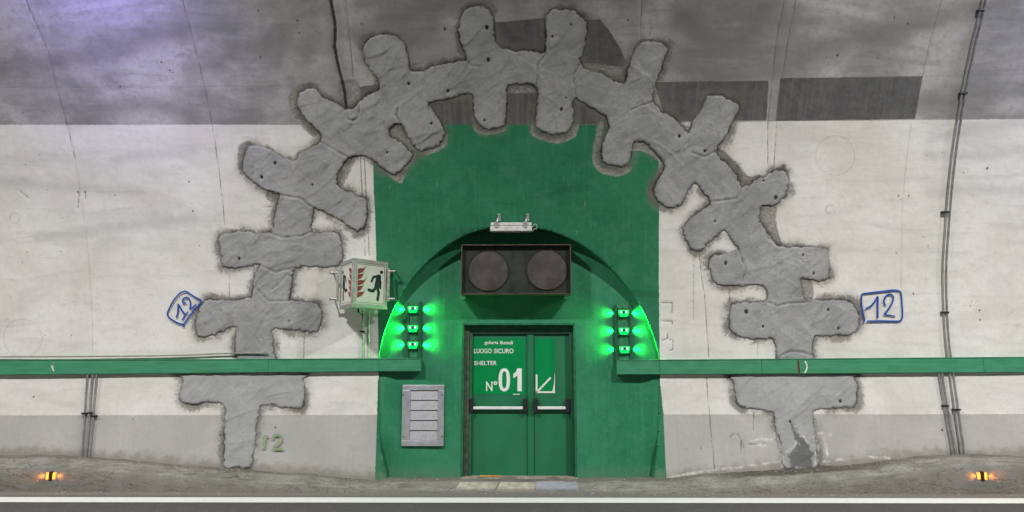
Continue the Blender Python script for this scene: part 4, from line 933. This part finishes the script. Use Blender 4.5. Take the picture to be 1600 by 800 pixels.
for cx, cy_ in ((763, 422.5), (854.5, 421)):
    c_ = at(cx, cy_, YS0 + .07); R = .275; m = MB(); V = [(c_.x, YS0 + .055, c_.z)]; F = []
    rings = 6; n = 48
    for r_ in range(1, rings + 1):
        rr = R * r_ / rings
        for k_ in range(n):
            a = 2 * math.pi * k_ / n; V.append((c_.x + rr * math.cos(a), YS0 + .055 + .018 * (r_ / rings)**2, c_.z + rr * math.sin(a)))
    for k_ in range(n): F.append((0, 1 + k_, 1 + (k_ + 1) % n))
    for r_ in range(rings - 1):
        for k_ in range(n): A_ = 1 + r_ * n; F.append((A_ + k_, A_ + n + k_, A_ + n + (k_ + 1) % n, A_ + (k_ + 1) % n))
    lens = m.add(V, F).build('lens', lensm.m, sg_, True, origin=c_)
    pts = [Vector((c_.x + (R + .008) * math.cos(2 * math.pi * k_ / 48), YS0 + .148, c_.z + (R + .008) * math.sin(2 * math.pi * k_ / 48))) for k_ in range(49)]
    V = []; F = []
    for k_ in range(48):
        a = 2 * math.pi * k_ / 48; ca, sa_ = math.cos(a), math.sin(a)
        for rr, yy in ((R, .074), (R + .002, .060), (R + .010, .060), (R + .012, .0745)): V.append((c_.x + rr * ca, YS0 + yy, c_.z + rr * sa_))
    for k_ in range(48):
        for j in range(3): F.append((k_ * 4 + j, k_ * 4 + j + 1, ((k_ + 1) % 48) * 4 + j + 1, ((k_ + 1) % 48) * 4 + j))
    MB().add(V, F).build('lens_ring', sigb, sg_, True, origin=c_)
for a in (724, 885):
    c_ = at(a, 462, 10.12); MB().box(c_.x - .02, c_.x + .02, 10.10, YP + .005, c_.z - .02, c_.z + .012, .003).build('bracket', steel, sg_, origin=c_)

# ================================================================== strip floodlight at the crown of the arch
whm = simple('pale_aluminium', (.60, .60, .57), .5, .2, .1, 20, .1, dirt=(.40, .38, .34))
Yl = 9.93
p = at(766, 361, Yl); q = at(831, 347, Yl)
lt = thing('strip_light', ((p.x + q.x) / 2, 10.1, p.z), 'unlit pale strip floodlight bracketed at the crown of the arch', 'lamp')
MB().box(p.x, q.x, Yl, Yl + .09, p.z, p.z + (q.z - p.z) * .58, .008).build('lamp_body', whm, lt, origin=p)
MB().box(p.x + .004, q.x - .004, Yl + .008, Yl + .085, p.z + (q.z - p.z) * .62, q.z, .010).build('lamp_back', whm, lt, origin=p)
MB().box(p.x + .012, q.x - .012, Yl + .012, Yl + .078, p.z - .006, p.z - .0005).build('diffuser', simple('frosted_diffuser', (.45, .46, .46), .3), lt, origin=p)
for bx in (776, 821):
    c0 = at(bx, 353, Yl); z1 = at(bx, 334, 10.0).z
    MB().box(c0.x - .022, c0.x + .022, Yl - .008, Yl - .001, c0.z - .03, q.z + .01, .002).build('clamp', steel, lt, origin=c0)
    MB().tube([Vector((c0.x, Yl + .03, q.z - .01)), Vector((c0.x + .01, Yl + .05, q.z + .05)), Vector((c0.x + .035, 10.02, z1 - .02))], .011, 8).build('bracket_arm', steel, lt, origin=c0)
    MB().box(c0.x + .012, c0.x + .052, 10.0, 10.02, q.z + .03, z1, .003).build('wall_bracket', steel, lt, origin=c0)
    MB().tube([Vector((c0.x + .032, 9.995, z1 - .03)), Vector((c0.x + .032, 10.002, z1 - .03))], .009, 8).build('bolt', dark, lt)
    MB().tube([Vector((c0.x + .032, 10.01, z1 - .03)), Vector((c0.x + .032, 10.12, z1 - .03))], .009, 8).build('wall_stud', steel, lt)
pts = [at(a, b, Yl + .04) for a, b in smooth_poly([(831,355),(836,350),(839,353),(838,358),(834,358),(832,362)], 4, False)]
MB().tube(pts, .006, 6).build('lamp_cable', simple('grey_lead', (.3, .3, .29), .6), lt)

# ================================================================== V-shaped emergency exit / fire shelter sign
frm = simple('sign_frame_metal', (.40, .40, .37), .45, .5, .2, 14, .15, dirt=(.24, .23, .20))
pan = simple('sign_white_panel', (.60, .60, .53), .35, 0, .05, 5, .02, dirt=(.56, .55, .50))
redm = simple('dull_red_film', (.23, .035, .04), .5, 0, .15, 20, .0); blk = simple('dark_green_film', (.018, .030, .026), .5, 0, .2, 20, 0)
zs0, zs1 = at(553, 479.5, 9.66).z, at(553, 403, 9.66).z
AP = at(551.5, 440, 9.66); RX = at(604.5, 440, 10.10); LX = at(533, 440, 10.10)
AP.z = RX.z = LX.z = 0
sn = thing('exit_sign', (AP.x, 10.1, zs0), 'V-shaped white shelter sign box with red flames and a running man left of the arch', 'sign')
A2, R2, L2 = AP, RX, LX
def V3(p, z): return Vector((p.x, p.y, z))
MB().prism([V3(A2, zs0 + .012), V3(R2, zs0 + .012), V3(L2, zs0 + .012)], (0, 0, zs1 - zs0 - .024)).build('sign_body', frm, sn, origin=V3(A2, zs0))
for nm, z in (('top_rim', zs1 - .03), ('bottom_rim', zs0)):
    cc = (A2 + R2 + L2) / 3
    e_ = [cc + (v - cc) * 1.045 for v in (A2, R2, L2)]
    MB().prism([V3(v, z) for v in e_], (0, 0, .030)).build(nm, frm, sn, origin=V3(A2, z))
def panelmap(E):
    d = (E - A2); L_ = d.length; d = d.normalized(); n_ = d.cross(Vector((0, 0, 1)))
    if n_.y > 0: n_ = -n_
    n_.normalize()
    def f(a, b, off=0.006): return A2 + d * (a * L_) + n_ * off + Vector((0, 0, zs0 + b * (zs1 - zs0)))
    return f, n_
H = zs1 - zs0
for E, nm in ((R2, 'right'), (L2, 'left')):
    f, n_ = panelmap(E)
    for a0, a1, b0, b1 in ((0.0, .045, .04, .96), (.955, 1.0, .04, .96), (.046, .954, .04, .075), (.046, .954, .925, .96)):
        MB().prism([f(a0, b0, .001), f(a1, b0, .001), f(a1, b1, .001), f(a0, b1, .001)], n_ * .012).build('frame_bar', frm, sn)
    pn = MB().prism([f(.05, .08, .001), f(.95, .08, .001), f(.95, .92, .001), f(.05, .92, .001)], n_ * .004).build('sign_panel', pan, sn)
    # thin dark keyline
    kl = MB()
    for a0, a1, b0, b1 in ((.085, .095, .105, .895), (.905, .915, .105, .895), (.0951, .9049, .105, .111), (.0951, .9049, .889, .895)):
        kl.prism([f(a0, b0, .0055), f(a1, b0, .0055), f(a1, b1, .0055), f(a0, b1, .0055)], n_ * .001)
    kl.build('keyline', blk, pn)
    fm = MB()
    for i in range(5):                                # flames: five tongues stacked with thin gaps, tips rising outwards
        b0 = .19 + i * .122; L_ = (.25, .20, .27, .20, .25)[i]; N_ = 8; top = []; bot = []
        for k_ in range(N_ + 1):
            t = k_ / N_; a_ = .12 + L_ * t; w_ = .016 * math.sin(t * 6.3); rise = .115 * t ** 2.4
            top.append((a_, b0 + .108 + w_ + rise * .95)); bot.append((a_, b0 + w_ * .8 + rise + .107 * t ** 2))
        for k_ in range(N_):
            fm.add([f(*bot[k_], .0066), f(*bot[k_ + 1], .0066), f(*top[k_ + 1], .0066), f(*top[k_], .0066)], [(0, 1, 2, 3)])
    fm.build('flames', redm, pn)
    mm = MB()
    def st_(pts, w0, w1=None):
        P3 = [Vector(f(a, b, .0068)) for a, b in pts]
        for i in range(len(P3) - 1):
            t = (P3[i + 1] - P3[i]).normalized(); u = n_.cross(t).normalized(); w_ = (w0 if w1 is None else w0 + (w1 - w0) * i / max(1, len(P3) - 1)) * .5
            mm.add([P3[i] + u * w_, P3[i] - u * w_, P3[i + 1] - u * w_, P3[i + 1] + u * w_], [(0, 1, 2, 3)])
            for k_ in (i, i + 1):
                mm.add([P3[k_] + (t * math.cos(j * math.pi / 5) + u * math.sin(j * math.pi / 5)) * w_ + n_ * .0002 * (k_ + 1) for j in range(10)], [tuple(range(10))])
    st_([(.74, .66), (.69, .47)], .085); st_([(.72, .68), (.58, .655), (.53, .56)], .034); st_([(.75, .66), (.80, .55), (.79, .44)], .034)
    st_([(.68, .46), (.58, .36), (.45, .375)], .044); st_([(.70, .46), (.75, .33), (.72, .19)], .044)
    hd = [f(.82 + .052 * math.cos(j * math.pi / 6), .775 + .04 * math.sin(j * math.pi / 6), .0068) for j in range(12)]; mm.add(hd, [tuple(range(12))])
    mm.build('running_man', blk, pn)
# side rails and stand-off rods
for (rx, ys, e1) in ((527.5, (426, 467), 516), (607, (424, 467), 618)):
    c_ = at(rx, 445, 10.06); MB().box(c_.x - .016, c_.x + .016, 10.05, 10.075, at(rx, 471, 10.05).z, at(rx, 420, 10.05).z, .003).build('mounting_rail', frm, sn, origin=c_)
    for y in ys:
        a = at(rx, y, 10.06); b = at(e1, y, 10.06)
        m = MB().tube([a + Vector((0, .0, 0)), Vector((b.x, 10.06, a.z))], .017, 10); m.build('stand_off', frm, sn, True, origin=a)
        MB().tube([Vector((b.x + (.012 if b.x < a.x else -.012), 10.05, a.z)), Vector((b.x + (.012 if b.x < a.x else -.012), 10.24, a.z))], .010, 8).build('anchor', steel, sn, origin=a)
        MB().tube([Vector((b.x - .004 if b.x < a.x else b.x + .004, 10.06, a.z)), Vector((b.x + .004 if b.x < a.x else b.x - .004, 10.06, a.z))], .019, 10).build('end_cap', dark, sn, origin=a)
c_ = at(565, 484, 9.95); MB().tube([Vector((c_.x - .05, 9.98, zs0 + .01)), Vector((c_.x - .05, 9.98, zs0 - .04)), Vector((c_.x - .02, 10.08, zs0 - .07)), wp(567, 490, .05)], .015, 8).build('cable_gland', dark, sn, True)

# ================================================================== ceiling luminaires that light the place, plus two added tint lamps
lm_h = simple('luminaire_housing', (.35, .35, .35), .5, .4)
def luminaire(x, y, z, wts, col, label, size=(.6, .22), spread=166, tilt=(0, 0)):
    t = thing('tunnel_lamp', (x, y, z), label, 'ceiling lamp', 'tunnel ceiling lamps')
    MB().box(x - size[0] / 2 - .04, x + size[0] / 2 + .04, y - size[1] / 2 - .04, y + size[1] / 2 + .04, z + .01, z + .10, .01).build('housing', lm_h, t, origin=(x, y, z))
    MB().box(x - size[0] / 2, x + size[0] / 2, y - size[1] / 2, y + size[1] / 2, z - .004, z + .0095).build('diffuser', emit('lit_diffuser', col, 4), t, origin=(x, y, z))
    zv = ZC + math.sqrt(max(.1, RU**2 - (y - YU)**2))
    for sx_ in (-.3, .3): MB().tube([Vector((x + sx_, y, z + .1)), Vector((x + sx_, y, zv + .05))], .015, 8).build('hanger', lm_h, t, origin=(x, y, z))
    l = bpy.data.lights.new('lamp_light', 'AREA'); l.shape = 'RECTANGLE'; l.size, l.size_y = size; l.energy = wts; l.color = col; l.spread = rad(spread)
    lo = bpy.data.objects.new('lamp_light', l); C.objects.link(lo); lo.parent = t; lo.location = (0, 0, -.012); lo.rotation_euler = (tilt[0], tilt[1], 0)
for (x, y, z, wt, col), nm in zip(LAMPS, ('far left', 'near left', 'near right', 'far right')): luminaire(x, y, z, wt, col, f'white tunnel lamp on the vault, {nm} of the row')
luminaire(*ADDED_VIOLET, 'added violet lamp imitating lens-flare haze on the upper left wall', (.5, .2), 110, (rad(92), 0))
luminaire(*ADDED_BLUE, 'added bluish lamp tinting the upper right wall', (.5, .2), 110, (rad(92), 0))
